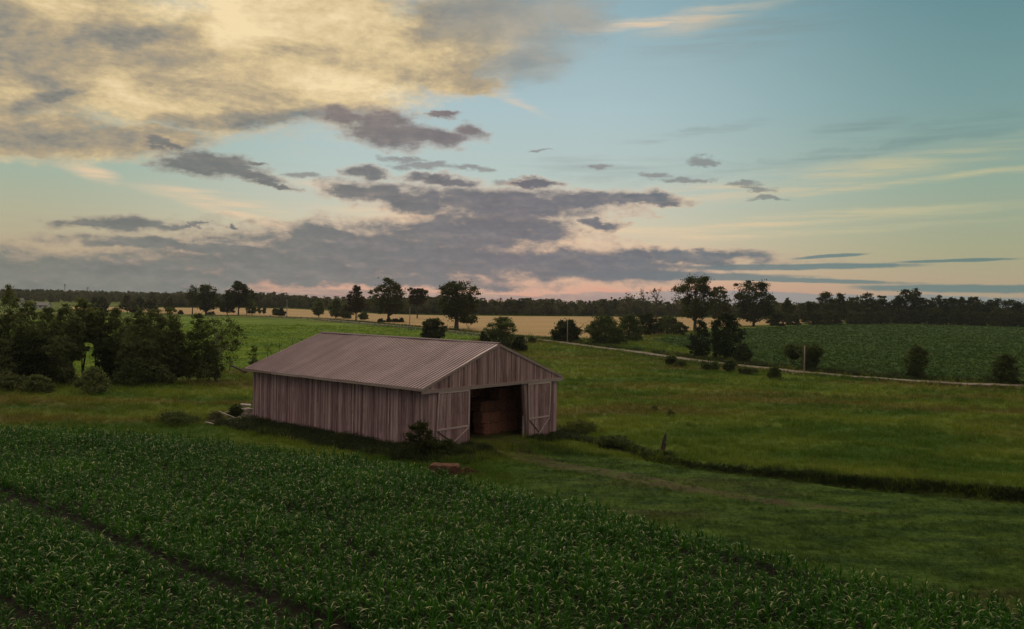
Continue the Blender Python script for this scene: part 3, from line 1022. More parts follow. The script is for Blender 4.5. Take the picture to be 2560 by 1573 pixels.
# ---- rank weeds: along the barn wall, the ditch and the crop edge
weed_objs = []
for i in range(5):
    r = np.random.default_rng(260 + i)
    weed_objs.append(blade_obj('weed_clump', WEED_M, [ribbons(26, .6, .022, (.02, .6), (.3, 1.8), 5, .16, r=r), ribbons(22, .16, .05, (.4, 1.5), (.2, 1.2), 2, .2, .55, r=r)]))
weed_c = variants('weed_clumps', weed_objs)
ditch_c = variants('ditch_tufts', [blade_obj('ditch_tuft', DITCH_M, [ribbons(24, .5, .018, (.02, .5), (.4, 2.0), 4, .15, r=np.random.default_rng(280 + i))]) for i in range(4)])


def barn_pts(n, a0, a1, b0, b1):
    a = rng.uniform(a0, a1, n)
    b = rng.uniform(b0, b1, n)
    return BX + a * BU[0] + b * BV[0], BY + a * BU[1] + b * BV[1]


wx, wy, ws = [], [], []
for n_, a0, a1, b0, b1, s in ((2400, -3.8, -.25, -1, 22.3, .72), (420, -1.6, -.1, 0, 22, .85), (520, -3.0, 4.2, -2.6, .1, .72), (420, 10.8, 17, -1.6, .1, .6), (260, 15.5, 18.5, -1, 8, .7), (160, -3, 6, -4.5, -2, .5)):
    p, q = barn_pts(n_, a0, a1, b0, b1)
    wx.append(p); wy.append(q); ws.append(np.full(n_, s))
xd = rng.uniform(4.5, 12, 420)
wx.append(xd); wy.append(np.interp(xd, DITCH[:, 0], DITCH[:, 1]) + rng.uniform(.1, 2.6, 420)); ws.append(np.full(420, .48))
wx, wy, ws = map(np.concatenate, (wx, wy, ws))
ok = (on_line(wx, wy, TRACK) > 1.2)
wx, wy, ws = wx[ok], wy[ok], ws[ok]
scatter('rank_weeds', np.stack([wx, wy, terrain(wx, wy)], -1), ws * rng.uniform(.6, 1.25, len(wx)), weed_c, 5, 'rank dark weeds growing along the barn walls and doors', 'weeds', .12)
xd = rng.uniform(6, 34, 5200)
sdv = rng.normal(.35, .30, 5200)
yd_ = np.interp(xd, DITCH[:, 0], DITCH[:, 1]) + sdv * 1.15
scatter('ditch_grass', np.stack([xd, yd_, terrain(xd, yd_)], -1), rng.uniform(.55, 1.0, 5200) * np.interp(xd, [6, 14, 30], [.5, .52, .56]), ditch_c, 4, 'dark grass hanging over the ditch bank across the meadow on the right', 'grass', .25)
# verge growth along both sides of the road
kk = rng.integers(0, len(ROAD) - 1, 5200)
uu = rng.random(5200)[:, None]
rp = ROAD[kk] * (1 - uu) + ROAD[kk + 1] * uu
tn = ROAD[kk + 1] - ROAD[kk]
tn /= np.linalg.norm(tn, axis=1)[:, None]
sgn = rng.choice([-1, 1], 5200)
rp = rp + np.stack([-tn[:, 1], tn[:, 0]], -1) * (sgn * rng.uniform(1.9, 7.0, 5200))[:, None]
scatter('verge_grass', np.column_stack([rp, terrain(rp[:, 0], rp[:, 1])]), rng.uniform(.4, 1.2, 5200) * np.where(sgn < 0, .6, 1.0), weed_c, 5, 'rough dark verge grass along the gravel road', 'grass', .12)


# ------------------------------------------------------------------ trees
def profile(kind, t):
    t = np.clip(t, 0, 1)
    if kind == 'round':
        return np.sqrt(np.clip(1 - (2 * t - 1) ** 2, 0, 1)) ** .8
    if kind == 'oak':
        return np.clip(np.sin(np.pi * t ** .75), 0, 1) ** .55 * (1 - .35 * t)
    if kind == 'cone':
        return np.clip((1 - t) ** .8 * (1 - np.exp(-t * 9)) * 1.25 + .04, 0, 1)
    if kind == 'column':
        return (1 - t ** 5) * (.35 + .65 * (1 - np.exp(-t * 6)))
    if kind == 'egg':
        return np.clip(np.sin(np.pi * t ** .6), 0, 1) ** .7
    if kind == 'top':       # heavy upper crown over a narrow foot
        return np.clip(np.sin(np.pi * t ** 1.6), 0, 1) ** .6 * .95 + .1 * (t < .5)
    if kind == 'bushy':
        return np.clip(1 - t ** 3.4, 0, 1) ** .5 * (.82 + .18 * np.exp(-((t - .35) / .3) ** 2))
    return np.ones_like(t)


def leaf_quads(C, size, r, up=.35):
    n = len(C)
    N = r.normal(0, 1, (n, 3)) + np.array([0, 0, up])
    N /= np.linalg.norm(N, axis=1)[:, None]
    T = np.cross(N, r.normal(0, 1, (n, 3)))
    T /= (np.linalg.norm(T, axis=1)[:, None] + 1e-9)
    B = np.cross(N, T)
    s = size * r.uniform(.6, 1.3, (n, 1))
    V = np.stack([C - T * s * .5, C - B * s * .30 + T * s * .05, C + T * s * .5, C + B * s * .30 + T * s * .05], 1).reshape(-1, 3)
    return V, np.arange(4 * n).reshape(-1, 4)


def crown_points(r, H, Wd, base, kind, n, K, spread=1.0, lean=(0, 0), fill=.22):
    """leaf positions gathered in clumps that fill the crown's volume; also returns the clump centres"""
    z0 = base * H
    Hc = H - z0
    cs = []
    lob = r.uniform(0, 2 * np.pi, 8)

    def rag(an, t_):
        return 1 + .17 * np.sin(2 * an + lob[0]) + .13 * np.sin(3 * an + lob[1] + 3 * t_) + .14 * np.sin(9 * t_ + lob[2] + np.sin(an + lob[3]) * 1.5) \
            + .13 * np.sin(17 * t_ + 2 * an + lob[4]) + .08 * np.sin(5 * an + lob[5]) * np.sin(11 * t_ + lob[6])
    tries = 0
    while len(cs) < K and tries < 6000:
        tries += 1
        t_ = r.uniform(.03, .97)
        an = r.uniform(0, 2 * np.pi)
        R = profile(kind, np.array(t_)) * Wd / 2 * rag(an, t_)
        if r.random() > (R / (Wd / 2)) ** .8 + .1:
            continue
        rr = R * r.uniform(.25, 1.0) ** .55
        cs.append((rr * math.cos(an) * .92 + lean[0] * t_, rr * math.sin(an) * .92 + lean[1] * t_, z0 + t_ * Hc))
    cs = np.array(cs)
    nf = int(n * fill)
    tf = r.uniform(.02, .93, nf * 3)
    tf = tf[r.random(nf * 3) < profile(kind, tf) ** 1.3 + .05][:nf]
    nf = len(tf)
    af = r.uniform(0, 2 * np.pi, nf)
    Rf = profile(kind, tf) * Wd / 2 * rag(af, tf)
    rf_ = Rf * r.uniform(0, 1, nf) ** .6 * .86
    Fp = np.stack([rf_ * np.cos(af) + lean[0] * tf, rf_ * np.sin(af) + lean[1] * tf, z0 + tf * Hc], -1)
    n = n - nf
    wgt = r.uniform(.4, 1.6, len(cs))
    wgt /= wgt.sum()
    ci = r.choice(len(cs), n, p=wgt)
    cr = max(.080 * Wd, .22) * spread * r.uniform(.5, 1.5, len(cs))
    offs = r.normal(0, 1, (n, 3))
    offs *= (np.abs(r.normal(0, .55, (n, 1))) + .25) / np.linalg.norm(offs, axis=1)[:, None] * 1.3
    offs[:, 2] *= .58
    Pt = cs[ci] + offs * cr[ci][:, None]
    Pt = np.concatenate([Pt, Fp])
    Pt[:, 2] = np.clip(Pt[:, 2], .05, None)
    return Pt, cs


def limbs(mb, r, H, base, cs, tr, nl=12, lean=(0, 0), top=.86):
    k = 7
    zz_ = np.linspace(-.25, H * top, k)
    path = np.stack([lean[0] * np.clip(zz_ / H, 0, 1) + np.concatenate([[0, 0], r.normal(0, .012 * H, k - 2)]),
                     lean[1] * np.clip(zz_ / H, 0, 1) + np.concatenate([[0, 0], r.normal(0, .012 * H, k - 2)]), zz_], -1)
    rad = tr * np.array([1.25, .95, .8, .64, .48, .3, .12])
    mb.tube(path, rad, 8)
    if len(cs):
        sel = r.choice(len(cs), min(nl, len(cs)), replace=False)
        for i in sel:
            c = cs[i]
            hz = np.clip(c[2] - r.uniform(.35, .8) * np.hypot(c[0], c[1]) - .04 * H, base * H * .75, H * top * .9)
            p0 = np.array([np.interp(hz, zz_, path[:, 0]), np.interp(hz, zz_, path[:, 1]), hz])
            mid = (p0 + c) / 2 + r.normal(0, .03 * H, 3) + np.array([0, 0, .02 * H])
            r0 = np.interp(hz, zz_, rad) * .55
            mb.tube([p0, mid, c], [r0, r0 * .6, r0 * .2], 5)


def bare_branches(mb, r, p, d, L, rad, depth):
    """forking leafless branches"""
    k = 4
    pts = [np.array(p, float)]
    dv = np.array(d, float)
    for _ in range(k):
        dv = dv + r.normal(0, .13, 3) + np.array([0, 0, .05])
        dv /= np.linalg.norm(dv)
        pts.append(pts[-1] + dv * L / k)
    mb.tube(pts, np.linspace(rad, rad * .55, k + 1), 4 if depth < 3 else 6)
    if depth > 0:
        for j in range(r.integers(2, 4)):
            q = pts[r.integers(2, k + 1)]
            nd = dv + r.normal(0, .55, 3)
            nd /= np.linalg.norm(nd)
            bare_branches(mb, r, q, nd, L * r.uniform(.55, .8), rad * .55, depth - 1)


SEED = [1000]


def tree(px, base, top, w, kind, leaf, name, label, cat='tree', bfrac=.25, n=2600, K=34, size=None, bark=None, trunk=None, group=None,
         spread=1.0, lean=(0, 0), nl=12, stems=1, bare=0, pos=None):
    SEED[0] += 1
    r = np.random.default_rng(SEED[0])
    p = at(px, base) if pos is None else np.array(pos, float)
    D = p[1]
    ppm = F / D
    H, Wd = (base - top) / ppm * 1.02, w / ppm * (1.16 if cat == 'tree' else 1.08)
    root = empty(name, tuple(p), label=label, cat=cat, group=group)
    part = 'crown' if cat == 'tree' else 'foliage'
    tr = trunk if trunk else H * .020
    if size is None:
        size = max(.17, 1.7 * D / 880)
    cs = np.zeros((0, 3))
    if n:
        Pt, cs = crown_points(r, H, Wd, bfrac, kind, int(n * 2.6), int(K * 2.3), spread, lean)
        V, Q = leaf_quads(Pt, size, r)
        mesh_np(part, V, Q, LEAF[leaf], root)
    mb = MB()
    if cat == 'tree':
        limbs(mb, r, H, bfrac, cs, tr, nl, lean)
        for _ in range(stems - 1):
            mb2 = r.normal(0, .07 * Wd, 2)
            mb.tube([(mb2[0], mb2[1], -.2), (mb2[0] * 1.6, mb2[1] * 1.6, H * .35), (mb2[0] * 2.4, mb2[1] * 2.4, H * .75)], [tr * .7, tr * .5, tr * .15], 6)
        if bare:
            for j in range(bare):
                hz = H * r.uniform(.35, .75)
                an = r.uniform(0, 2 * np.pi)
                bare_branches(mb, r, (lean[0] * hz / H, lean[1] * hz / H, hz), (math.cos(an) * .6, math.sin(an) * .6, .8), H * .22, max(tr * .4, .05 * D / 300), 2)
        mb.build('trunk', bark or BARK, root, smooth=True)
    else:
        for j in range(5):
            an = r.uniform(0, 2 * np.pi)
            rr = Wd * .28
            mb.tube([(0.05 * math.cos(an), .05 * math.sin(an), -.15), (rr * .5 * math.cos(an), rr * .5 * math.sin(an), H * .35), (rr * math.cos(an), rr * math.sin(an), H * .72)],
                    [max(.03, H * .012), max(.022, H * .008), .01], 5)
        mb.build('stem', bark or BARK, root, smooth=True)
    return root


# --- single trees along the far side of the road, left to right
G1 = 'roadside trees in front of the wheat'
tree(481, 786, 713, 42, 'oak', 'oak', 'bare_tree', 'nearly leafless tree with a haze of fine twigs, left end of the roadside row', n=350, bfrac=.3, bare=9, nl=16, group=G1)
tree(515, 788, 714, 54, 'round', 'oak', 'roadside_tree', 'half dead roadside tree with a dark tuft at its top and a wide low skirt', n=1900, K=26, bfrac=.14, bare=7, group=G1, trunk=.5)
tree(568, 788, 734, 40, 'cone', 'oak', 'roadside_tree', 'lower roadside tree leaning on the left flank of the tallest one before the wheat', n=1500, K=22, bfrac=.1, bare=4, group=G1)
tree(596, 788, 704, 60, 'oak', 'oak', 'roadside_tree', 'tall dark roadside tree with an uneven crown and clear trunk against wheat', n=2600, K=26, bfrac=.26, group=G1, nl=16)
tree(617, 786, 726, 40, 'round', 'oak', 'roadside_tree', 'rounded tree tucked behind the right shoulder of the tall dark roadside tree', n=1500, K=18, bfrac=.25, group=G1)
tree(630, 789, 748, 22, 'egg', 'grove', 'roadside_tree', 'slender pale green tree right of the tall dark roadside tree', n=700, K=14, bfrac=.12, group=G1)
tree(648, 789, 768, 8, 'egg', 'birch', 'sapling', 'thin see-through sapling on the field edge before the wheat, the left of two', 'tree', n=110, K=8, bfrac=.3, bare=2)
tree(660, 789, 769, 9, 'egg', 'birch', 'sapling', 'thin see-through sapling on the field edge before the wheat, the right of two', 'tree', n=120, K=8, bfrac=.3, bare=2)
tree(690, 789, 771, 18, 'bushy', 'bush', 'shrub', 'ragged light shrub left of the dark round one on the wheat edge', 'shrub', n=500, K=10, bfrac=.05)
tree(703, 790, 771, 17, 'bushy', 'dark', 'shrub', 'dark round shrub on the edge of the wheat field', 'shrub', n=700, K=12, bfrac=.02)
tree(797, 794, 747, 30, 'egg', 'grove', 'roadside_tree', 'pale vase shaped tree on a narrow foot before the wheat', n=1100, K=18, bfrac=.12, group=G1)
tree(839, 796, 747, 31, 'bushy', 'grove', 'roadside_tree', 'dense bushy tree with foliage down to the ground left of the copper topped tree', n=1700, K=24, bfrac=.06, group=G1)
tree(864, 797, 761, 33, 'bushy', 'grove', 'roadside_tree', 'low bushy tree wedged between its taller bushy neighbour and the copper topped tree', n=1500, K=22, bfrac=.05, group=G1)
tree(890, 801, 715, 43, 'egg', 'red', 'roadside_tree', 'narrow copper topped tree with a bare lower trunk before the wheat', n=2100, K=26, bfrac=.2, group=G1)
tree(909, 803, 781, 24, 'oak', 'grove', 'roadside_tree', 'small spreading tree at the right foot of the copper topped tree', n=700, K=12, bfrac=.2, group=G1)
tree(971, 804, 697, 74, 'egg', 'oak', 'roadside_tree', 'tall tapering dark tree with a thick short trunk and small shrubs at its foot', n=3800, K=38, bfrac=.17, group=G1, trunk=.55, nl=16)
for q, (sx_, w_) in enumerate(((952, 20), (972, 16), (990, 18), (1004, 15))):
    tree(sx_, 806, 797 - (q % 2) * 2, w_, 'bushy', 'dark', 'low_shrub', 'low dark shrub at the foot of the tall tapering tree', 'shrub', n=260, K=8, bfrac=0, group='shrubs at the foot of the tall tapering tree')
tree(1141, 823, 706, 88, 'round', 'oak', 'roadside_tree', 'broadest roadside tree with a round brown green crown and drooping right branch', n=5200, K=46, bfrac=.2, group=G1, trunk=.75, nl=20, spread=1.0)
tree(1172, 822, 790, 46, 'round', 'oak', 'roadside_shrub', 'low spreading branchy shrub under the right side of the broadest tree', 'shrub', n=900, K=14, bfrac=.45)
tree(1082, 852, 793, 58, 'column', 'dark', 'roadside_shrub', 'dark upright bush just behind the barn roof ridge', 'shrub', n=3600, K=34, bfrac=.0)
tree(1255, 878, 789, 62, 'column', 'grove', 'roadside_tree', 'leafy green tree behind the barn gable peak', n=4200, K=36, bfrac=.08)
tree(1212, 868, 830, 42, 'bushy', 'dark', 'roadside_shrub', 'low dark bush on the left of the leafy tree behind the gable', 'shrub', n=1400, K=20, bfrac=0)
tree(1300, 879, 841, 38, 'bushy', 'dark', 'roadside_shrub', 'low dark bush on the right of the leafy tree behind the gable', 'shrub', n=1400, K=20, bfrac=0)
tree(1415, 853, 802, 71, 'bushy', 'dark', 'roadside_shrub', 'dark dome shaped bush behind a utility pole at the road', 'shrub', n=4200, K=36, bfrac=.0)
tree(1512, 861, 791, 92, 'bushy', 'bush', 'roadside_tree', 'big rounded bushy tree right of the dark dome bush', n=4800, K=40, bfrac=.02)
tree(1572, 852, 787, 70, 'bushy', 'bush', 'roadside_tree', 'pale rounded bushy tree overlapping the right side of the big rounded one', n=3600, K=34, bfrac=.02)
tree(1622, 838, 784, 66, 'bushy', 'dark', 'roadside_tree', 'dark bushy tree by the pale corner of the bean field', n=2600, K=26, bfrac=.02)
tree(1668, 836, 790, 62, 'bushy', 'bush', 'roadside_tree', 'twiggy bushy tree left of the tall ragged tree', n=2000, K=24, bfrac=.04)
tree(1737, 828, 692, 92, 'round', 'oak', 'tall_tree', 'tall ragged tree with a bump on its crown above the bean field corner', n=4200, K=32, bfrac=.22, trunk=.6, nl=18)
tree(1797, 812, 718, 60, 'round', 'oak', 'tall_tree', 'shorter tree filling the gap between the two tall trees on the right', n=2600, K=26, bfrac=.15)
tree(1884, 816, 701, 92, 'round', 'dark', 'tall_tree', 'tall dark tree with a broad crown, right of the tall ragged one', n=4600, K=36, bfrac=.10, trunk=.6, nl=18)
tree(1928, 814, 738, 40, 'egg', 'grove', 'tall_tree', 'paler tree on the right shoulder of the tall dark broad one', n=1500, K=18, bfrac=.1)
tree(1700, 838, 806, 34, 'bushy', 'bush', 'field_edge_shrub', 'dark shrub at the foot of the tall ragged tree', 'shrub', n=900, K=14, bfrac=0)
tree(1945, 815, 783, 44, 'bushy', 'dark', 'field_edge_shrub', 'dark mounded shrub right of the tall dark broad tree at the field edge', 'shrub', n=1200, K=16, bfrac=0)
tree(1815, 899, 780, 72, 'column', 'cedar', 'cedar_tree', 'dense dark cedar standing by the gravel road bend', n=6200, K=44, bfrac=.0, spread=.85)
tree(1752, 894, 800, 56, 'egg', 'cedar', 'cedar_tree', 'lower cedar joined to the left side of the dense dark one', n=3400, K=30, bfrac=.0, spread=.85)
tree(1856, 906, 860, 44, 'bushy', 'cedar', 'cedar_tree', 'small rounded cedar at the right foot of the dense dark one', n=2200, K=24, bfrac=.0)
tree(2026, 925, 860, 66, 'top', 'bush', 'roadside_shrub', 'wide dark bush behind a utility pole below the bean field', 'shrub', n=3600, K=30, bfrac=.0)
tree(1985, 912, 862, 60, 'top', 'bush', 'roadside_shrub', 'left lobe bush joined to the wide dark bush behind the pole', 'shrub', n=2000, K=22, bfrac=.25)
tree(2288, 945, 862, 54, 'column', 'bush', 'roadside_shrub', 'upright leafy bush alone in front of the bean field', 'shrub', n=3200, K=30, bfrac=.0)
tree(2511, 957, 888, 76, 'bushy', 'bush', 'roadside_shrub', 'spreading bush near the right edge in front of the bean field', 'shrub', n=3200, K=30, bfrac=.0)
for (a_, b_, c_, d_, l_) in ((1678, 914, 889, 24, 'small rough shrub on the near road verge, leftmost of its row'), (1700, 918, 903, 24, 'low flat shrub on the near road verge beside the leftmost rough one'),
                             (1775, 926, 905, 38, 'wide rough shrub on the near road verge left of the light green one'), (1823, 931, 897, 27, 'light green upright shrub on the near road verge'),
                             (1870, 936, 920, 34, 'low shrub on the near road verge right of the light green one'), (1936, 949, 920, 27, 'dark round shrub alone on the near verge below the road pole'),
                             (1330, 858, 843, 16, 'tiny shrub on the near verge right of the barn gable')):
    tree(a_, b_, c_, d_ * 1.25, 'round', 'bush', 'verge_shrub', l_, 'shrub', n=1100, K=14, bfrac=0, group='shrubs along the road verge')
for (a_, b_, t_, w_, l_) in ((1572, 800, 733, 30, 'leafless tree with fine forked twigs, left of three above the wood'), (1608, 800, 729, 40, 'widest leafless tree with forked twigs above the wood'),
                             (1640, 800, 720, 26, 'tallest thin leafless tree above the wood'), (1690, 800, 738, 36, 'leafless pinkish tree just left of the tall ragged tree')):
    tree(a_, b_, t_, w_, 'round', 'far', 'bare_tree', l_, n=60, K=8, bfrac=.4, bare=8, group='leafless trees above the wood')

# --- dark tree line beyond the bean field
G2 = 'tree line beyond the bean field'
LINE = [(1968, 811, 746, 36, 'egg', 'small roundheaded tree standing alone in the gap of the right tree line'),
        (2025, 809, 752, 44, 'round', 'low pale tree beside the lone roundheaded one in the right tree line'),
        (2063, 808, 725, 50, 'egg', 'tall tufted tree at the left start of the dark tree line'),
        (2097, 808, 735, 46, 'egg', 'tree with a flat wind swept top beside the tall tufted one in the dark line'),
        (2135, 808, 744, 46, 'round', 'low round tree in the dip of the dark tree line after the wind swept one'),
        (2171, 808, 734, 56, 'oak', 'wide crowned tree rising left of the middle of the dark tree line'),
        (2203, 808, 737, 40, 'egg', 'tree with a pointed crown touching the wide crowned one in the dark line'),
        (2236, 808, 748, 40, 'round', 'low tree in front of the leaning pine of the dark line'),
        (2262, 809, 726, 56, 'oak', 'high dark tree under the leaning pine in the dark line'),
        (2285, 809, 722, 34, 'top', 'thin leaning pine that is the highest point of the dark line'),
        (2312, 809, 748, 42, 'round', 'low tree right behind the leaning pine of the dark line'),
        (2343, 810, 738, 44, 'egg', 'twin tipped tree right of the leaning pine in the dark line'),
        (2375, 811, 745, 40, 'round', 'rounded tree after the twin tipped one in the dark line'),
        (2404, 812, 743, 34, 'egg', 'small pointed tree right of the rounded one in the dark line'),
        (2431, 812, 742, 30, 'top', 'slim open topped tree toward the right end of the dark line'),
        (2455, 813, 751, 40, 'round', 'low crowned tree after the slim open topped one in the dark line'),
        (2478, 814, 749, 36, 'egg', 'feathery tree left of the broad end tree of the dark line'),
        (2512, 815, 749, 74, 'round', 'broad domed tree near the right end of the dark line'),
        (2556, 816, 755, 54, 'round', 'last tree of the dark line at the right edge')]
for (a_, b_, t_, w_, k_, l_) in LINE:
    tree(a_, b_, t_, w_, k_, 'dark' if a_ > 2150 else 'oak', 'line_tree', l_, n=1900, K=22, bfrac=.12, group=G2)
for i, a_ in enumerate(np.linspace(1985, 2570, 17)):
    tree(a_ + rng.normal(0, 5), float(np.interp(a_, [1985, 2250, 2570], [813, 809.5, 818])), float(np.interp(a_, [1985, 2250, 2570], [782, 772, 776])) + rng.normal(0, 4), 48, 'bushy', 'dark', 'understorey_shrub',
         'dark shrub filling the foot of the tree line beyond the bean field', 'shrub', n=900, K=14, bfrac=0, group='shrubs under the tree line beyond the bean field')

# --- birch grove left of the barn
G3 = 'trees of the grove left of the barn'
GROVE = [(22, 952, 712, 78, 'egg', 'grove', .12, 'tallest grove tree with a dark ragged top at the left edge', 0),
         (-35, 955, 735, 100, 'egg', 'grove', .06, 'broad dark grove tree cut by the left edge of the photo', 0),
         (70, 958, 752, 84, 'egg', 'grove', .08, 'dark grove tree right beside the tallest one', 0),
         (118, 950, 768, 80, 'egg', 'grove', .12, 'lower rounded grove tree between the tallest tree and the pale stemmed one', 0),
         (160, 956, 762, 84, 'egg', 'grove', .25, 'grove tree on a leaning pale trunk', 1),
         (208, 945, 744, 66, 'egg', 'grove', .42, 'peaked dark grove tree on thin twin stems with a bright gap beside', 0),
         (240, 950, 772, 60, 'round', 'grove', .5, 'thin crowned grove tree over the bright gap', 0),
         (288, 950, 769, 70, 'egg', 'grove', .15, 'bushy grove tree right of the bright gap', 0),
         (318, 946, 790, 60, 'egg', 'grove', .1, 'short light grove tree in the middle of the grove', 0),
         (345, 955, 772, 74, 'egg', 'grove', .24, 'grove tree with a short bright white stem showing', 1),
         (385, 952, 768, 80, 'egg', 'grove', .1, 'dense dark grove tree left of the three on the right', 0),
         (425, 952, 765, 70, 'egg', 'grove', .08, 'upright grove tree with a feathery top beside the gap to the end birches', 0),
         (408, 958, 820, 60, 'round', 'grove', .05, 'low front grove tree before the dense dark one', 0),
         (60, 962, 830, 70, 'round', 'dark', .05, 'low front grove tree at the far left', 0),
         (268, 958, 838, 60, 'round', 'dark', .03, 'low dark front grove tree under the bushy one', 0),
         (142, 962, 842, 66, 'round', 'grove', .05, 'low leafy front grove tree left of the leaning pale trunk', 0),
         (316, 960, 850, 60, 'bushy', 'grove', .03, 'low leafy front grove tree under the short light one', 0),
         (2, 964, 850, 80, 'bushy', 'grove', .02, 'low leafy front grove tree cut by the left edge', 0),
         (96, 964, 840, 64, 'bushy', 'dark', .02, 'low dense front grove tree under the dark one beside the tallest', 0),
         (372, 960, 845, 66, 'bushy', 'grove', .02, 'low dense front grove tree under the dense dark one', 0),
         (440, 954, 812, 44, 'egg', 'grove', .05, 'short slim grove tree closing the right end before the birches', 0),
         (182, 950, 800, 50, 'egg', 'grove', .3, 'slim grove tree between the pale trunk and the peaked dark one', 0)]
for (a_, b_, t_, w_, k_, l_, bf, lb, pale) in GROVE:
    tree(a_, b_, t_, w_, k_, l_, 'grove_tree', lb, n=4200, K=50, bfrac=bf, size=.23, bark=BARK_PALE if pale else BARK, trunk=.13, group=G3, stems=2, spread=.95, lean=(.3 if pale else 0, 0))
tree(494, 950, 782, 66, 'egg', 'birch', 'birch_tree', 'light birch with a leafy pointed top, left of the two end birches', n=2300, K=34, bfrac=.10, size=.25, bark=BARK_PALE, trunk=.11, spread=.95)
tree(540, 952, 796, 104, 'round', 'birch', 'birch_tree', 'airy birch with a pale forked trunk nearest the barn', n=2300, K=40, bfrac=.14, size=.24, bark=BARK_PALE, trunk=.13, spread=.9, nl=20, bare=4)
tree(470, 952, 880, 56, 'bushy', 'grove', 'grove_shrub', 'shadowy shrub under the left end birch', 'shrub', n=1300, K=18, bfrac=.1, size=.3)
tree(520, 954, 868, 70, 'bushy', 'grove', 'grove_shrub', 'shadowy shrub under the airy birch', 'shrub', n=1500, K=20, bfrac=.08, size=.3)
for (a_, b_, t_, w_, l_) in ((236, 984, 916, 70, 'large dark shrub standing forward of the grove'), (330, 968, 902, 78, 'bluish green shrub before the white stem in the grove'),
                             (96, 982, 938, 64, 'low shrub before the grove near the left edge'), (20, 975, 930, 60, 'low shrub in the left corner before the grove'), (398, 962, 905, 60, 'dim shrub under the upright feathery grove tree'),
                             (160, 962, 905, 60, 'dim shrub at the foot of the leaning pale trunk')):
    tree(a_, b_, t_, w_ * 1.15, 'egg', 'bush' if a_ == 330 else 'grove', 'grove_shrub', l_, 'shrub', n=1300, K=16, bfrac=.0, size=.28, group='shrubs before the grove')

# --- field-edge trees seen over the grove
for (a_, b_, t_, w_, l_) in ((236, 782, 743, 18, 'slim tree on the field edge above the peaked grove tree'), (256, 784, 740, 26, 'rounded tree on the field edge right of the slim one'),
                             (318, 784, 738, 34, 'darkest rounded tree on the field edge above the middle of the grove'), (350, 784, 742, 30, 'hazy tree on the field edge next to the darkest rounded one'),
                             (380, 784, 745, 32, 'hazy low tree on the field edge above the dense dark grove tree'), (424, 785, 741, 28, 'brownish tree on the field edge above the feathery grove tree'),
                             (335, 786, 757, 22, 'small tree on the field edge between the darkest and the hazy one')):
    tree(a_, b_, t_, w_, 'egg', 'far', 'field_edge_tree', l_, n=900, K=16, bfrac=.15, group='field edge trees above the grove')
tree(248, 779, 771, 9, 'bushy', 'dark', 'shrub', 'tiny dark shrub on the wheat strip above the grove', 'shrub', n=160, K=6, bfrac=0)
tree(451, 786, 776, 12, 'bushy', 'dark', 'shrub', 'small round shrub at the left end of the wheat edge', 'shrub', n=260, K=8, bfrac=0)
tree(527, 787, 780, 22, 'bushy', 'dark', 'shrub', 'low flat shrub right of the half dead roadside tree', 'shrub', n=300, K=8, bfrac=0)

# --- the dome-topped tree over the wood and the wood itself (reads as one mass)
tree(1043, 796, 720, 48, 'round', 'red', 'dome_tree', 'copper dome topped tree rising out of the far wood', n=2300, K=24, bfrac=.45, spread=.8)
wood_objs = []
for i in range(7):
    r = np.random.default_rng(400 + i)
    kd = ['round', 'egg', 'oak', 'bushy', 'cone', 'egg', 'round'][i]
    Pt, cs = crown_points(r, 12, r.uniform(7.5, 10.5), .08, kd, 900, 30)
    V, Q = leaf_quads(Pt, 1.05, r)
    wood_objs.append(mesh_np('wood_tree', V, Q, LEAF['far']))
wood_c = variants('wood_trees', wood_objs)
wp, wsz = [], []
for row in range(5):
    for px in np.arange(380, 1990, 6.5):
        b_ = float(np.interp(px, [380, 445, 720, 850, 960, 1100, 1500, 1720, 1990], [768, 769, 771, 778, 785, 788, 791.5, 793, 795]))
        p = flat(px + rng.normal(0, 3), b_)
        k = 1 + (row * 14 + rng.uniform(0, 10)) / p[1]
        p = p * k
        wp.append((p[0], p[1], 0))
        wsz.append((.55 if row == 0 else .88) * rng.uniform(.6, 1.2) * (1 + .12 * math.sin(px * .021) * math.sin(px * .0087 + 1)) * float(np.interp(px, [380, 640, 900, 1100, 1400, 1990], [1.0, 1.02, .95, 1.0, 1.02, 1.05])))
scatter('far_wood', np.array(wp), np.array(wsz), wood_c, 7, 'far mixed wood closing the view behind the wheat field', 'wood', .03)
wp, wsz = [], []
for dist in (820, 900, 1000, 1100, 1220, 1350, 1500):
    for px in np.arange(-160, 760, 7.0):
        d_ = ray(px, hor(px))
        wp.append((d_[0] / d_[1] * dist + rng.normal(0, 4), dist + rng.normal(0, 20), 0))
        wsz.append(rng.uniform(.75, 1.0) * (1.0 + .10 * math.exp(-((px - 90) / 260) ** 2)) * (1.0 if dist > 950 else .8))
scatter('hill_wood', np.array(wp), np.array(wsz), wood_c, 7, 'bluish distant woodland on the left horizon', 'wood', .03)
wp, wsz = [], []
for dist in (600, 640, 690, 760):
    for px in np.arange(1950, 2700, 7.0):
        d_ = ray(px, hor(px))
        wp.append((d_[0] / d_[1] * dist + rng.normal(0, 4), dist + rng.normal(0, 10), 0))
        wsz.append(rng.uniform(.75, 1.05))
scatter('back_wood', np.array(wp), np.array(wsz), wood_c, 7, 'dim woodland behind the dark tree line on the right', 'wood', .03)

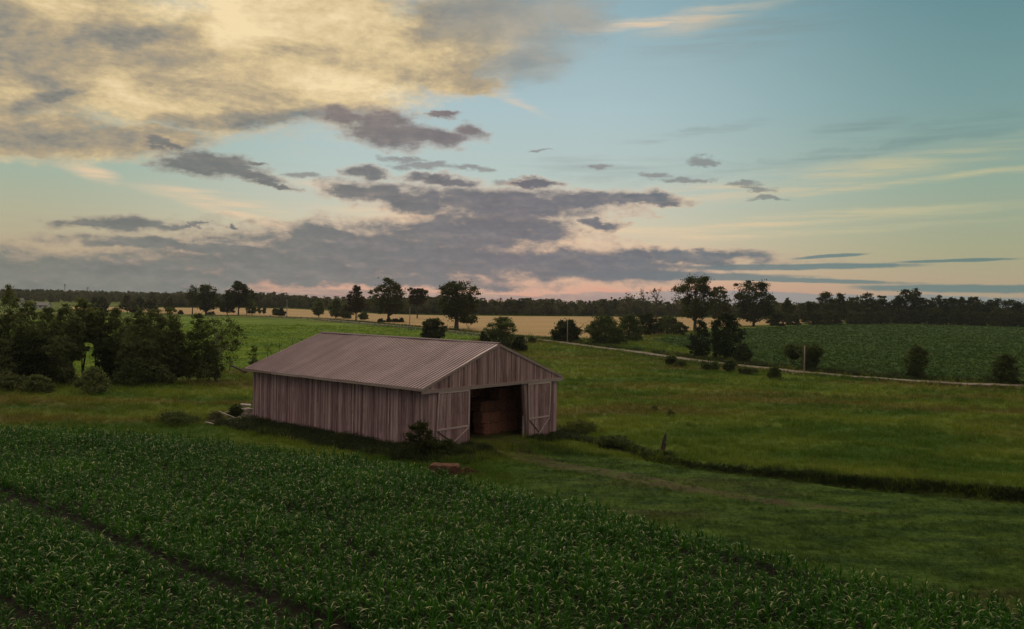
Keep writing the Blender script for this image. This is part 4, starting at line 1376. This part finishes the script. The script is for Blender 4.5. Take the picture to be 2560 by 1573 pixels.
# --- saplings and scrub behind the barn's far eave
for (a_, b_, t_, w_, l_) in ((634, 915, 862, 26, 'leafy sapling at the far left corner of the barn roof'), (752, 870, 850, 8, 'short leafless stick just behind the barn roof edge'), (798, 850, 838, 14, 'small dark sprig behind the upper roof edge')):
    tree(a_, b_, t_, w_, 'bushy', 'bush', 'shrub', l_, 'shrub', n=420 if w_ > 10 else 40, K=10, bfrac=.05, size=.22)
for (a_, b_, t_, l_) in ((669, 905, 850, 'bare forked sapling behind the far roof edge, leftmost of three'), (697, 900, 858, 'bare forked sapling behind the far roof edge, middle of three'), (731, 885, 838, 'tall single stick sapling behind the far roof edge, rightmost of three')):
    SEED[0] += 1
    r = np.random.default_rng(SEED[0])
    p = at(a_, b_)
    H = (b_ - t_) * p[1] / F
    root = empty('bare_sapling', tuple(p), label=l_, cat='sapling', group='bare saplings behind the barn')
    mb = MB()
    mb.tube([(0, 0, -.2), (.03, 0, H * .5), (0, .04, H)], [.06, .045, .015], 6)
    for j in range(6 if a_ < 700 else 2):
        hz = H * r.uniform(.3, .85)
        an = r.uniform(0, 6.28)
        bare_branches(mb, r, (0, 0, hz), (math.cos(an) * .7, math.sin(an) * .7, .7), H * .26, .028, 1)
    mb.build('trunk', BARK, root)
    Pt, _ = crown_points(r, H, H * .5, .3, 'round', 70, 10)
    V, Q = leaf_quads(Pt, .12, r)
    mesh_np('crown', V, Q, LEAF['bush'], root)


# ------------------------------------------------------------------ the barn (local frame: x along the front, y to the back)
barn = empty('barn', (BX, BY, 0), BTH, label='long weathered grey wooden barn with ribbed metal roof and open front doorway', cat='barn')
WID, LEN, ZE, ZR, OHS, FR = 15.22, 22.0, 4.6, 7.545, .603, .308   # wall width and length, eave, ridge, side overhang, gable plane
SL = (ZR - ZE) / (WID / 2 + OHS)
rb = np.random.default_rng(55)


def boards(mb, p0, p1, z0, ztop, nrm, wmean=.2, th=.026, dz=.06, scallop=0.0, dj=.008):
    """vertical boards from p0 to p1 (xy); ztop(a) top height at running length a"""
    p0, p1, nrm = np.array(p0, float), np.array(p1, float), np.array(nrm, float)
    L = np.linalg.norm(p1 - p0)
    d = (p1 - p0) / L
    a = 0.0
    while a < L - .02:
        w = min(wmean * rb.uniform(.7, 1.35), L - a)
        g = rb.uniform(.002, .010) if rb.random() > .07 else rb.uniform(.018, .032)
        j = rb.uniform(-dj, dj) + (.022 if rb.random() < .10 else 0)
        zz0 = z0 + rb.uniform(0, dz) + (scallop * abs(math.sin(a * 3.3)) if scallop else 0)
        ta, tb = ztop(a + g), ztop(a + w - g)
        if max(ta, tb) - zz0 > .05:
            A, B = p0 + d * (a + g), p0 + d * (a + w - g)
            o0, o1 = nrm * (j - th / 2), nrm * (j + th / 2)
            lean = d * rb.normal(0, .006)
            c = [(*(A + o0), zz0), (*(B + o0), zz0), (*(B + o1), zz0), (*(A + o1), zz0),
                 (*(A + o0 + lean), ta), (*(B + o0 + lean), tb), (*(B + o1 + lean), tb), (*(A + o1 + lean), ta)]
            mb.hexa(c)
        a += w


mb = MB()
boards(mb, (0.05, .42), (0.05, LEN), .06, lambda a: ZE - .20, (-1, 0), .16, scallop=.16)
mb.build('side_wall', BOARD_M, barn)
mb = MB()
boards(mb, (WID, .42), (WID, LEN), -.25, lambda a: ZE - .20, (1, 0), .25)
mb.build('side_wall', BOARD_M, barn)
mb = MB()
boards(mb, (0.05, LEN + .03), (WID, LEN + .03), -.1, lambda a: ZE - .3 + SL * (WID / 2 - abs(a - WID / 2)), (0, 1), .25)
mb.build('rear_wall', BOARD_M, barn)
mb = MB()
boards(mb, (.10, .44), (4.5, .44), .0, lambda a: ZE - .28, (0, -1), .2)
mb.build('front_wall', BOARD_M, barn)
mb = MB()
boards(mb, (10.9, .44), (WID + .02, .44), -.05, lambda a: ZE - .28, (0, -1), .2)
mb.build('front_wall', BOARD_M, barn)
mb = MB()
boards(mb, (-.5, .36), (WID + .5, .36), ZE - .28, lambda a: ZE - .12 + SL * (WID / 2 + OHS - abs(a - .5 - WID / 2)) - .03, (0, -1), .15)
mb.build('gable', BOARD_M, barn)
# lower edge beam of the gable, a little crooked, in three lengths
mb = MB()
for x0, x1, za, zb in ((-.62, 4.4, ZE - .30, ZE - .27), (4.42, 10.3, ZE - .27, ZE - .25), (10.32, WID + .62, ZE - .25, ZE - .28)):
    mb.beam((x0, .31, za + .02), (x1, .31, zb + .02), .10, .26)
mb.build('header_beam', TRIMX_M, barn)


def roof_side(sgn):
    """ribbed sheet metal slope as one solid; ribs run from ridge to eave"""
    y0, y1 = FR - .02, LEN + .35
    pitch_, ribw, ribh, th = .34, .07, .06, .03
    prof = []
    y = y0
    while y < y1 - .02:
        e = min(y + pitch_, y1)
        prof += [(y, 0)]
        if e - y > .2:
            prof += [(y + .12, 0), (y + .125, .008), (y + .14, .008), (y + .145, 0)]
        prof += [(e - ribw, 0), (e - ribw * .75, ribh), (e - ribw * .25, ribh), (e - .001, 0)]
        y = e
    prof.append((y1, 0))
    prof = np.array(prof)
    xm = WID / 2
    xe = -OHS if sgn < 0 else WID + OHS
    rows = 9
    V, Q = [], []
    nn = len(prof)
    for i in range(rows):
        u = i / (rows - 1)
        x = xm + (xe - xm) * u
        z = ZR + (ZE - ZR) * u + .012 * math.sin(u * 6) - (.022 if u > .49 else 0)
        for (yy_, hh) in prof:
            V.append((x, yy_, z + hh + .022 * math.sin(yy_ * .55 + u * 3) + .010 * math.sin(yy_ * 1.9 + 5 * u)))
    for i in range(rows - 1):
        for k in range(nn - 1):
            q = (i * nn + k, (i + 1) * nn + k, (i + 1) * nn + k + 1, i * nn + k + 1)
            Q.append(q if sgn < 0 else q[::-1])
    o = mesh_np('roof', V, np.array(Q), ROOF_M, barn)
    # underside board
    return o


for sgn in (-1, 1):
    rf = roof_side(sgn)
    mb = MB()
    xe = -OHS if sgn < 0 else WID + OHS
    a, b = (WID / 2, ZR - .12), (xe - .0 * sgn, ZE - .12)
    c = []
    for (x, z) in (a, b):
        c += [(x, FR + .03, z - .06), (x, LEN + .3, z - .06), (x, LEN + .3, z), (x, FR + .03, z)]
    mb.hexa([c[0], c[1], c[5], c[4], c[3], c[2], c[6], c[7]])
    mb.build('roof_deck', DARKWOOD_M, rf)
mb = MB()
for sgn in (-1, 1):
    c = []
    for y in (FR - .05, LEN + .38):
        x1 = WID / 2 + sgn * .17
        c += [(WID / 2, y, ZR + .06), (x1, y, ZR + .06 - SL * .17), (x1, y, ZR + .085 - SL * .17), (WID / 2, y, ZR + .10)]
    mb.hexa([c[0], c[1], c[2], c[3], c[4], c[5], c[6], c[7]])
mb.build('ridge_cap', RIDGE_M, barn)
# eave fascia in board lengths, sagging a touch; rake trim along the gable
for sgn, nm in ((-1, 'fascia'), (1, 'fascia')):
    mb = MB()
    xe = -OHS - .015 if sgn < 0 else WID + OHS + .015
    ed = [FR - .02, 5.2, 9.8, 14.6, 18.4, LEN + .32]
    for q in range(5):
        zo = rb.uniform(-.02, .015)
        mb.beam((xe, ed[q] + .01, ZE - .125 + zo), (xe, ed[q + 1] - .01, ZE - .125 + rb.uniform(-.02, .015)), .035, .21)
    mb.build(nm, TRIM_M, barn)
for sgn in (-1, 1):
    mb = MB()
    xe = -OHS - .03 if sgn < 0 else WID + OHS + .03
    mb.beam((WID / 2 + sgn * .01, FR - .005, ZR - .10), (xe, FR - .005, ZE - .10), .05, .20, up=(0, 0, 1))
    mb.build('rake_board', TRIMX_M, barn)


def door(x0, x1, xb0, xb1, zb, zt, brz):
    """hung plank door with a framed edge, a rail and a V brace"""
    y = .30
    mb = MB()
    n = 17
    for k in range(n):
        u0, u1 = k / n, (k + 1) / n
        g = .006
        a0, a1 = x0 + (x1 - x0) * u0 + g, x0 + (x1 - x0) * u1 - g
        b0, b1 = xb0 + (xb1 - xb0) * u0 + g, xb0 + (xb1 - xb0) * u1 - g
        zz0 = zb + rb.uniform(0, .07)
        j = rb.uniform(-.005, .005)
        mb.hexa([(b0, y + j, zz0), (b1, y + j, zz0), (b1, y + .03 + j, zz0), (b0, y + .03 + j, zz0), (a0, y + j, zt), (a1, y + j, zt), (a1, y + .03 + j, zt), (a0, y + .03 + j, zt)])
    d = mb.build('door', BOARD_M, barn)

    def ex_(u, z):
        f_ = (z - zb) / (zt - zb)
        return (xb0 + (xb1 - xb0) * u) * (1 - f_) + (x0 + (x1 - x0) * u) * f_
    fr = MB()
    yy = y - .018
    fr.beam((ex_(0, zt) + .02, yy, zt - .06), (ex_(1, zt) - .02, yy, zt - .06), .03, .12)
    for u in (.025, .975):
        fr.beam((ex_(u, zt - .13), yy, zt - .13), (ex_(u, brz + .1), yy, brz + .1), .10, .03, up=(0, 1, 0))
    fr.build('door_frame', PALE_M, d)
    br = MB()
    br.beam((ex_(.02, brz), yy - .004, brz), (ex_(.98, brz), yy - .004, brz), .034, .13)
    br.build('rail', PALE_M, d)
    for s_ in (0, 1):
        br = MB()
        u0 = .04 if s_ == 0 else .96
        u1 = .66 if s_ == 0 else .34
        br.beam((ex_(u0, brz - .1), yy - .006 - s_ * .03, brz - .12), (ex_(u1, zb), yy - .006 - s_ * .03, zb + .12), .03, .10, up=(0, 0, 1))
        br.build('brace', DARKWOOD_M if s_ == 0 else PALE_M, d)
    return d


door(.98, 4.28, .76, 4.33, -.02, 4.22, 1.50)
door(11.18, 14.22, 11.42, 14.12, -.40, 4.22, 1.36)
mb = MB()
mb.hexa([(11.02, .34, -.35), (11.30, .34, -.35), (11.30, .50, -.35), (11.02, .50, -.35), (10.42, .34, 4.28), (10.70, .34, 4.28), (10.70, .50, 4.28), (10.42, .50, 4.28)])
mb.build('door_post', DARKWOOD_M, barn)
mb = MB()
mb.box((10.76, .36, -.3), (10.9, .5, 4.28))
mb.build('door_post', TRIM_M, barn)
mb = MB()
mb.box((4.36, .46, -.1), (4.52, .62, 4.3))
mb.build('door_post', DARKWOOD_M, barn)
for yy in (5.5, 11, 16.5):
    for xx in (5.0, 10.6):
        mb = MB()
        mb.box((xx - .1, yy - .1, -.3), (xx + .1, yy + .1, ZE + .6))
        mb.build('inner_post', DARKWOOD_M, barn)
mb = MB()
mb.box((.1, .6, -.5), (WID - .05, LEN - .05, .015))
mb.build('floor', EARTH_M, barn)


# ---- hay bales
def bale_mesh(l_, w_, h_, seed):
    r = np.random.default_rng(seed)
    nx_, ny_, nz_ = 14, 8, 7
    V, Q = [], []
    # rounded box from a subdivided cube
    def face(o, du, dv, nu, nv):
        s = len(V)
        for j in range(nv + 1):
            for i in range(nu + 1):
                V.append(np.array(o) + np.array(du) * i / nu + np.array(dv) * j / nv)
        for j in range(nv):
            for i in range(nu):
                k = s + j * (nu + 1) + i
                Q.append((k, k + 1, k + nu + 2, k + nu + 1))
    face((-1, -1, -1), (2, 0, 0), (0, 0, 2), nx_, nz_)
    face((1, -1, -1), (0, 2, 0), (0, 0, 2), ny_, nz_)
    face((1, 1, -1), (-2, 0, 0), (0, 0, 2), nx_, nz_)
    face((-1, 1, -1), (0, -2, 0), (0, 0, 2), ny_, nz_)
    face((-1, -1, 1), (2, 0, 0), (0, 2, 0), nx_, ny_)
    face((-1, 1, -1), (2, 0, 0), (0, -2, 0), nx_, ny_)
    V = np.array(V)
    sz = np.array([l_, w_, h_]) / 2
    Pn_ = V / (np.sum(np.abs(V) ** 14, axis=1) ** (1 / 14))[:, None]
    ph = r.uniform(0, 6, 3)
    bump = .035 * np.sin(V[:, 0] * 9 + ph[0]) * np.sin(V[:, 2] * 5 + ph[1]) + .02 * np.sin(V[:, 1] * 13 + V[:, 0] * 5 + ph[2])
    key = {}
    for i, v in enumerate(np.round(V, 3)):
        key.setdefault(tuple(v), r.normal(0, .012))
    bump = bump + np.array([key[tuple(v)] for v in np.round(V, 3)])
    Pn_ = Pn_ * sz * (1 + bump[:, None])
    Pn_[:, 2] += h_ / 2
    return Pn_, np.array(Q)


def twine(mb, l_, w_, h_, n=4):
    for k in range(n):
        x = -l_ / 2 + l_ * (k + 1) / (n + 1)
        a, b = w_ / 2 * 1.02, h_
        mb.tube([(x, -a, .02), (x, -a, b * .5), (x, -a, b * .98), (x, 0, b * 1.03), (x, a, b * .98), (x, a, .02)], .007, 4)


def bale(name, loc, rz, l_, w_, h_, label, group, seed, cat='hay bale', mat=None):
    V, Q = bale_mesh(l_, w_, h_, seed)
    root = empty(name, loc, rz, label=label, cat=cat, group=group)
    mesh_np('body', V, Q, mat or HAYBALE_M, root)
    mb = MB()
    twine(mb, l_, w_, h_)
    mb.build('twine', OLDPOST_M, root)
    return root


def bw(a, b):
    return BX + a * BU[0] + b * BV[0], BY + a * BU[1] + b * BV[1]


k = 0
for (a0, b0, cols, lev, lab) in ((8.5, 3.4, 3, 4, 'rust brown hay bale in the front stack inside the dark barn doorway'), (6.2, 5.8, 4, 4, 'rust brown hay bale in the middle stack deep inside the dark barn'),
                                 (5.6, 7.8, 4, 4, 'rust brown hay bale in the rearmost stack deep inside the dark barn')):
    for cidx in range(cols):
        for lv in range(lev):
            if cidx == 0 and lv == 3:
                continue
            a_, b_ = a0 + cidx * 2.2 + rb.normal(0, .04) + 1.1, b0 + rb.normal(0, .08)
            x, y = bw(a_, b_)
            bale('hay_bale', (x, y, .02 + lv * .90), BTH + rb.normal(0, .015), 2.12, 1.2, .90, lab, 'hay bales stacked in the barn', 700 + k)
            k += 1
p = at(1112, 1186)
bale('hay_bale', (p[0], p[1], p[2] - .06), -.12, 1.85, 1.0, .70, 'single weathered brown hay bale lying on the crop edge before the barn', None, 790, mat=OLDHAY_M)
# loose chaff heap beside the lone bale
mb = MB()
r = np.random.default_rng(5)
Pt = r.normal(0, 1, (900, 3)) * np.array([.5, .3, .13])
Pt[:, 2] = np.abs(Pt[:, 2]) * (1 - np.clip(np.hypot(Pt[:, 0] / 1.3, Pt[:, 1]), 0, .9))
V, Q = leaf_quads(Pt, .16, r)
pp = at(1168, 1182)
o = mesh_np('loose_hay', V, Q, OLDHAY_M)
o.location = pp
props(o, 'small spill of loose brown hay at the right end of the lone bale', 'hay', kind='stuff')

# bush and nettles growing against the barn's front-left corner
tree(1053, 1145, 1058, 84, 'egg', 'oak', 'corner_bush', 'dark leafy bush growing against the front left corner of the barn', 'shrub', n=2400, K=26, bfrac=0, size=.15)
tree(1118, 1140, 1100, 56, 'bushy', 'bush', 'corner_bush', 'low green weedy bush in front of the left barn door', 'shrub', n=1500, K=22, bfrac=0, size=.15)
tree(1020, 1150, 1118, 60, 'bushy', 'dark', 'corner_bush', 'low dark bush left of the corner bush by the side wall', 'shrub', n=1300, K=20, bfrac=0, size=.15)
tree(1540, 1112, 1092, 80, 'round', 'bush', 'bank_shrub', 'low mounded shrub on the bank between the barn and the leaning post', 'shrub', n=1700, K=24, bfrac=0, size=.14)
tree(1452, 1082, 1052, 84, 'round', 'birch', 'bank_shrub', 'pale tall weed clump at the right corner of the barn', 'shrub', n=1500, K=26, bfrac=0, size=.12)
for (a_, b_, l_) in ((1678, 1041, 'small dark thistle clump standing out in the meadow right of the barn'), (1636, 1029, 'tiny dark thistle in the meadow left of the thistle clump')):
    tree(a_, b_, b_ - 13 - (a_ > 1650) * 4, 16, 'bushy', 'dark', 'thistle', l_, 'weed', n=160, K=8, bfrac=0, size=.12)

# ---- leaning old fence post by the ditch
p = at(1656, 1147)
root = empty('fence_post', tuple(p), label='dark split old post leaning at the start of the ditch', cat='post')
mb = MB()
V = []
for i, (z, w_, dx) in enumerate(((-.3, .17, -.06), (.3, .165, .02), (.8, .15, .09), (1.2, .125, .15), (1.42, .06, .19), (1.5, .015, .21))):
    an = np.arange(7) / 7 * 2 * np.pi
    V.append(np.stack([dx + w_ * np.cos(an) * (1 + .2 * np.sin(3 * an + i)), w_ * .8 * np.sin(an), np.full(7, z) + .03 * np.sin(2 * an + i)], -1))
Q = [(i * 7 + k, i * 7 + (k + 1) % 7, (i + 1) * 7 + (k + 1) % 7, (i + 1) * 7 + k) for i in range(5) for k in range(7)]
mb.add(np.concatenate(V), Q)
mb.build('stake', OLDPOST_M, root)
mb = MB()
mb.tube([(.10, -.13, .78), (.22, -.10, .80), (.24, .08, .79)], .012, 5)
mb.build('wire_loop', STEEL_M, root)


# ---- rubble by the barn's rear left corner
def rock(px, py, s, label, seed, flatk=.6, name='boulder', cat='stone', rz=0.):
    r = np.random.default_rng(seed)
    p = at(px, py)
    nlat, nlon = 7, 10
    V = []
    ph = r.uniform(0, 6, 4)
    for i in range(nlat + 1):
        th = math.pi * i / nlat
        for j in range(nlon):
            a_ = 2 * math.pi * j / nlon
            v = np.array([math.sin(th) * math.cos(a_), math.sin(th) * math.sin(a_), math.cos(th)])
            v = np.sign(v) * np.abs(v) ** .7
            k_ = 1 + .14 * math.sin(3 * v[0] + ph[0]) + .12 * math.sin(4 * v[1] + ph[1]) + .1 * math.sin(5 * v[2] + ph[2])
            V.append(v * k_ * np.array([s, s * .75, s * flatk]) + np.array([0, 0, s * flatk * .6]))
    Q = [(i * nlon + j, (i + 1) * nlon + j, (i + 1) * nlon + (j + 1) % nlon, i * nlon + (j + 1) % nlon) for i in range(nlat) for j in range(nlon)]
    o = mesh_np(name, V, np.array(Q), STONE_M)
    o.location = p
    o.rotation_euler = (0, 0, rz)
    return props(o, label, cat, 'rubble heap at the rear corner of the barn')


def slab(px, py, size, rot, label, seed, mat=STONE_M, name='concrete_slab', cat='slab', lift=.05):
    r = np.random.default_rng(seed)
    l_, w_, h_ = size
    mb = MB()
    c = np.array([(-l_, -w_, -h_), (l_, -w_, -h_), (l_, w_, -h_), (-l_, w_, -h_), (-l_, -w_, h_), (l_, -w_, h_), (l_, w_, h_), (-l_, w_, h_)]) / 2
    mb.hexa(c + r.normal(0, min(size) * .12, c.shape))
    o = mb.build(name, mat)
    p = at(px, py)
    o.location = (p[0], p[1], p[2] + lift)
    o.rotation_euler = rot
    return props(o, label, cat, 'rubble heap at the rear corner of the barn')


slab(626, 1048, (.5, .25, 1.0), (.1, .12, .5), 'pale upright slab leaning against the rear corner of the barn', 1, lift=.45)
slab(614, 1034, (.9, .6, .14), (.08, .1, .3), 'flat grey slab topping the rubble heap', 2, lift=.78)
rock(600, 1046, .5, 'largest rounded stone in the middle of the rubble heap', 3)
rock(618, 1050, .34, 'pinkish stone at the foot of the upright slab', 4)
rock(612, 1040, .55, 'broad dark stone carrying the flat slab', 9, .8)
rock(588, 1052, .3, 'small pale stone left of the largest rounded one', 5)
rock(540, 1058, .26, 'small pale stone at the left end of the heap', 6)
rock(560, 1062, .2, 'smallest stone in front of the planks', 7)
slab(579, 1040, (1.5, .14, .05), (.1, -.42, .35), 'bright grey plank sticking up from the rubble heap', 11, PLANK_M, 'broken_plank', 'plank', .6)
slab(572, 1050, (2.1, .16, .05), (.05, .28, -.3), 'long grey plank sliding down the left of the heap', 12, PLANK_M, 'broken_plank', 'plank', .4)
slab(552, 1050, (1.2, .14, .05), (.05, -.15, .6), 'short crossed plank in the brush of the heap', 13, PLANK_M, 'broken_plank', 'plank', .3)
slab(534, 1061, (1.4, .15, .05), (.02, .06, .2), 'plank lying flat at the left end of the heap', 14, PLANK_M, 'broken_plank', 'plank', .12)
slab(606, 1054, (1.0, .14, .05), (.1, .3, -.5), 'short plank wedged between the stones of the heap', 15, PLANK_M, 'broken_plank', 'plank', .25)
slab(550, 1064, (1.1, .12, .05), (.02, .05, -.35), 'thin plank in the grass before the heap', 16, PLANK_M, 'broken_plank', 'plank', .1)
tree(590, 1046, 1008, 34, 'bushy', 'dark', 'rubble_shrub', 'dark bush growing out of the rubble heap', 'shrub', n=1400, K=20, bfrac=0, size=.14)
tree(540, 1054, 1030, 44, 'bushy', 'far', 'rubble_shrub', 'greyish brush at the left of the rubble heap', 'shrub', n=700, K=18, bfrac=0, size=.12)
tree(440, 1058, 1034, 110, 'bushy', 'bush', 'rubble_shrub', 'wide low brownish bush in the meadow left of the rubble heap', 'shrub', n=1700, K=26, bfrac=0, size=.14)

for i, (qx_, qy_, l_, ry_, rz_, lb) in enumerate(((562, 1058, 1.3, -.2, .9, 'pale plank end poking from the brush in the middle of the heap'), (524, 1064, 1.0, .1, -.6, 'outermost short plank left of the flat lying one'),
                                                (596, 1062, 1.2, .05, .15, 'pale plank lying in front of the largest stone'), (545, 1048, .9, -.5, .2, 'short plank standing up at the back of the heap'))):
    slab(qx_, qy_, (l_, .15, .05), (.05, ry_, rz_), lb, 30 + i, PLANK_M, 'broken_plank', 'plank', .22)
rock(574, 1056, .24, 'pale stone between the planks in the middle of the heap', 41)
rock(528, 1056, .22, 'small grey stone behind the outermost plank', 42)

# fallen trunk beyond the barn
p0, p1 = at(576, 926), at(614, 934)
root = empty('fallen_log', tuple(p0), label='fallen bare trunk lying on the field edge by the airy birch', cat='log')
mb = MB()
dv = p1 - p0
mb.tube([(0, 0, .75), tuple(dv * .5 + np.array([0, 0, .5])), tuple(dv + np.array([0, 0, .2]))], [.13, .17, .22], 8)
mb.tube([tuple(dv * .6 + np.array([0, 0, .45])), tuple(dv * .55 + np.array([.1, .3, 1.0]))], [.07, .02], 5)
mb.tube([(0, 0, .75), (-.2, .1, -.1)], [.08, .05], 5)
mb.build('trunk', OLDPOST_M, root)

# ------------------------------------------------------------------ poles, fence, masts, houses
def utility_pole(px, base, top, label, arm=False):
    p = at(px, base)
    H = (base - top) * p[1] / F
    root = empty('utility_pole', tuple(p), label=label, cat='utility pole', group='utility poles along the road')
    mb = MB()
    rr = max(.13, H * .022)
    mb.tube([(0, 0, -.4), (.02, 0, H * .5), (0, 0, H)], [rr, rr * .85, rr * .7], 9)
    mb.build('shaft', POLE_M, root, smooth=True)
    for s_ in (-1, 1):
        mb = MB()
        z = H - .25
        mb.tube([(s_ * rr * .7, 0, z), (s_ * (rr + .10), 0, z + .03), (s_ * (rr + .10), 0, z + .16)], [.025, .025, .04], 6)
        mb.build('insulator', GLASSY_M, root)


utility_pole(1418, 858, 799, 'pale utility pole in front of the dark dome bush')
utility_pole(2010, 933, 864, 'grey utility pole in front of the wide dark bush below the bean field')
utility_pole(1024, 818, 769, 'thin brown utility pole standing before the wheat between two big trees')
utility_pole(717, 792, 749, 'small far utility pole beside the dark round shrub on the wheat edge')
utility_pole(494, 773, 750, 'farthest short utility pole between the two half bare trees on the left')

fence = empty('wire_fence', tuple(at(934, 814)), label='low wire fence on pale posts along the near side of the road', cat='fence')
fp = [(803, 803), (821, 804.5), (839, 806), (857, 807.5), (876.5, 809), (895, 811), (914, 813), (934, 815), (954, 817), (975, 819), (995.6, 821), (1017, 823),
      (1039, 826), (1062, 828), (1086, 831), (1109, 834), (1132, 837), (1156, 840), (1181, 843), (1212, 846), (1245, 850), (1282, 854), (1319, 859)]
base = np.array(fence.location)
pts = []
for q in fp:
    p = at(*q)
    pts.append(p)
    mb = MB()
    h_ = rng.uniform(.95, 1.2)
    tlt = rng.normal(0, .05, 2)
    mb.tube([p - base + [0, 0, -.3], p - base + [tlt[0], tlt[1], h_]], [.13, .11], 7)
    mb.build('post', POST_M, fence)
for z in (.45, .9):
    mb = MB()
    mb.tube([p - base + [0, 0, z] for p in pts], .02, 4)
    mb.build('wire', STEEL_M, fence)

def mast(px, top, dist, label):
    d_ = ray(px, hor(px))
    x, y = d_[0] / d_[1] * dist, dist
    H = CAMH + (hor(px) - top) / F * dist
    root = empty('radio_mast', (x, y, 0), label=label, cat='mast', group='radio masts on the horizon')
    mb = MB()
    for k_ in range(3):
        a_ = k_ * 2.094
        mb.tube([(.9 * math.cos(a_), .9 * math.sin(a_), 0), (.5 * math.cos(a_), .5 * math.sin(a_), H)], .22, 4)
    for z in np.arange(2, H - 1, 2.2):
        w_ = .9 - .4 * z / H
        for k_ in range(3):
            a_, b_ = k_ * 2.094, (k_ + 1) * 2.094
            mb.tube([(w_ * math.cos(a_), w_ * math.sin(a_), z), (w_ * math.cos(b_), w_ * math.sin(b_), z + 2)], .09, 3)
    mb.build('lattice', STEEL_M, root)
    mb = MB()
    for z in (H - 2.2, H - .6):
        mb.box((-1.3, -1.3, z), (1.3, 1.3, z + .8))
    mb.build('antenna', STEEL_M, root)


mast(162, 711, 1560, 'taller thin radio mast on the left horizon')
mast(219, 719, 1560, 'shorter faint radio mast right of the taller one on the horizon')


def house(px, base, w, top, label, dist):
    d_ = ray(px, hor(px))
    x, y = d_[0] / d_[1] * dist, dist
    z0 = 0
    ppm = F / dist
    Wd, H = w / ppm, CAMH - (top - hor(px)) / ppm
    root = empty('farm_house', (x, y, z0), .2, label=label, cat='house')
    mb = MB()
    e = H * .62
    mb.box((-Wd / 2, -3.5, -.2), (Wd / 2, 3.5, e))
    mb.add([(-Wd / 2, -3.5, e), (-Wd / 2, 3.5, e), (-Wd / 2, 0, H)], None, [(0, 1, 2)])
    mb.add([(Wd / 2, -3.5, e), (Wd / 2, 0, H), (Wd / 2, 3.5, e)], None, [(0, 1, 2)])
    mb.build('wall', WHITE_M, root)
    mb = MB()
    for s_ in (-1, 1):
        mb.hexa([(-Wd / 2 - .3, 0, H), (Wd / 2 + .3, 0, H), (Wd / 2 + .3, s_ * 3.9, e - .25), (-Wd / 2 - .3, s_ * 3.9, e - .25),
                 (-Wd / 2 - .3, 0, H + .2), (Wd / 2 + .3, 0, H + .2), (Wd / 2 + .3, s_ * 3.9, e - .05), (-Wd / 2 - .3, s_ * 3.9, e - .05)])
    mb.build('roof', GREYROOF_M, root)
    for k_ in range(max(1, int(Wd // 3.2))):
        mb = MB()
        xx = -Wd / 2 + 1.2 + k_ * 3.0
        mb.box((xx, -3.56, e * .45), (xx + 1.0, -3.48, e * .8))
        mb.build('window', PANE_M, root)


house(56, 755, 6, 746, 'tiny white house with a steep front on the left horizon', 560)
house(104, 766, 36, 757, 'long low white farmhouse half hidden behind the grove trees', 520)

# ------------------------------------------------------------------ evening haze over the whole place
mb = MB()
mb.box((-2600, -60, -4), (2600, 3100, 62))
m = bpy.data.materials.new('evening_haze')
m.use_nodes = True
nt = NT(m.node_tree)
pv = nt.n('ShaderNodeVolumePrincipled', {'Color': (.80, .84, .86), 'Density': .00006, 'Anisotropy': .3})
nt.n('ShaderNodeOutputMaterial', {'Volume': pv.outputs[0]})
hz = mb.build('haze', m)
props(hz, 'thin evening haze over the fields', 'haze', kind='stuff')
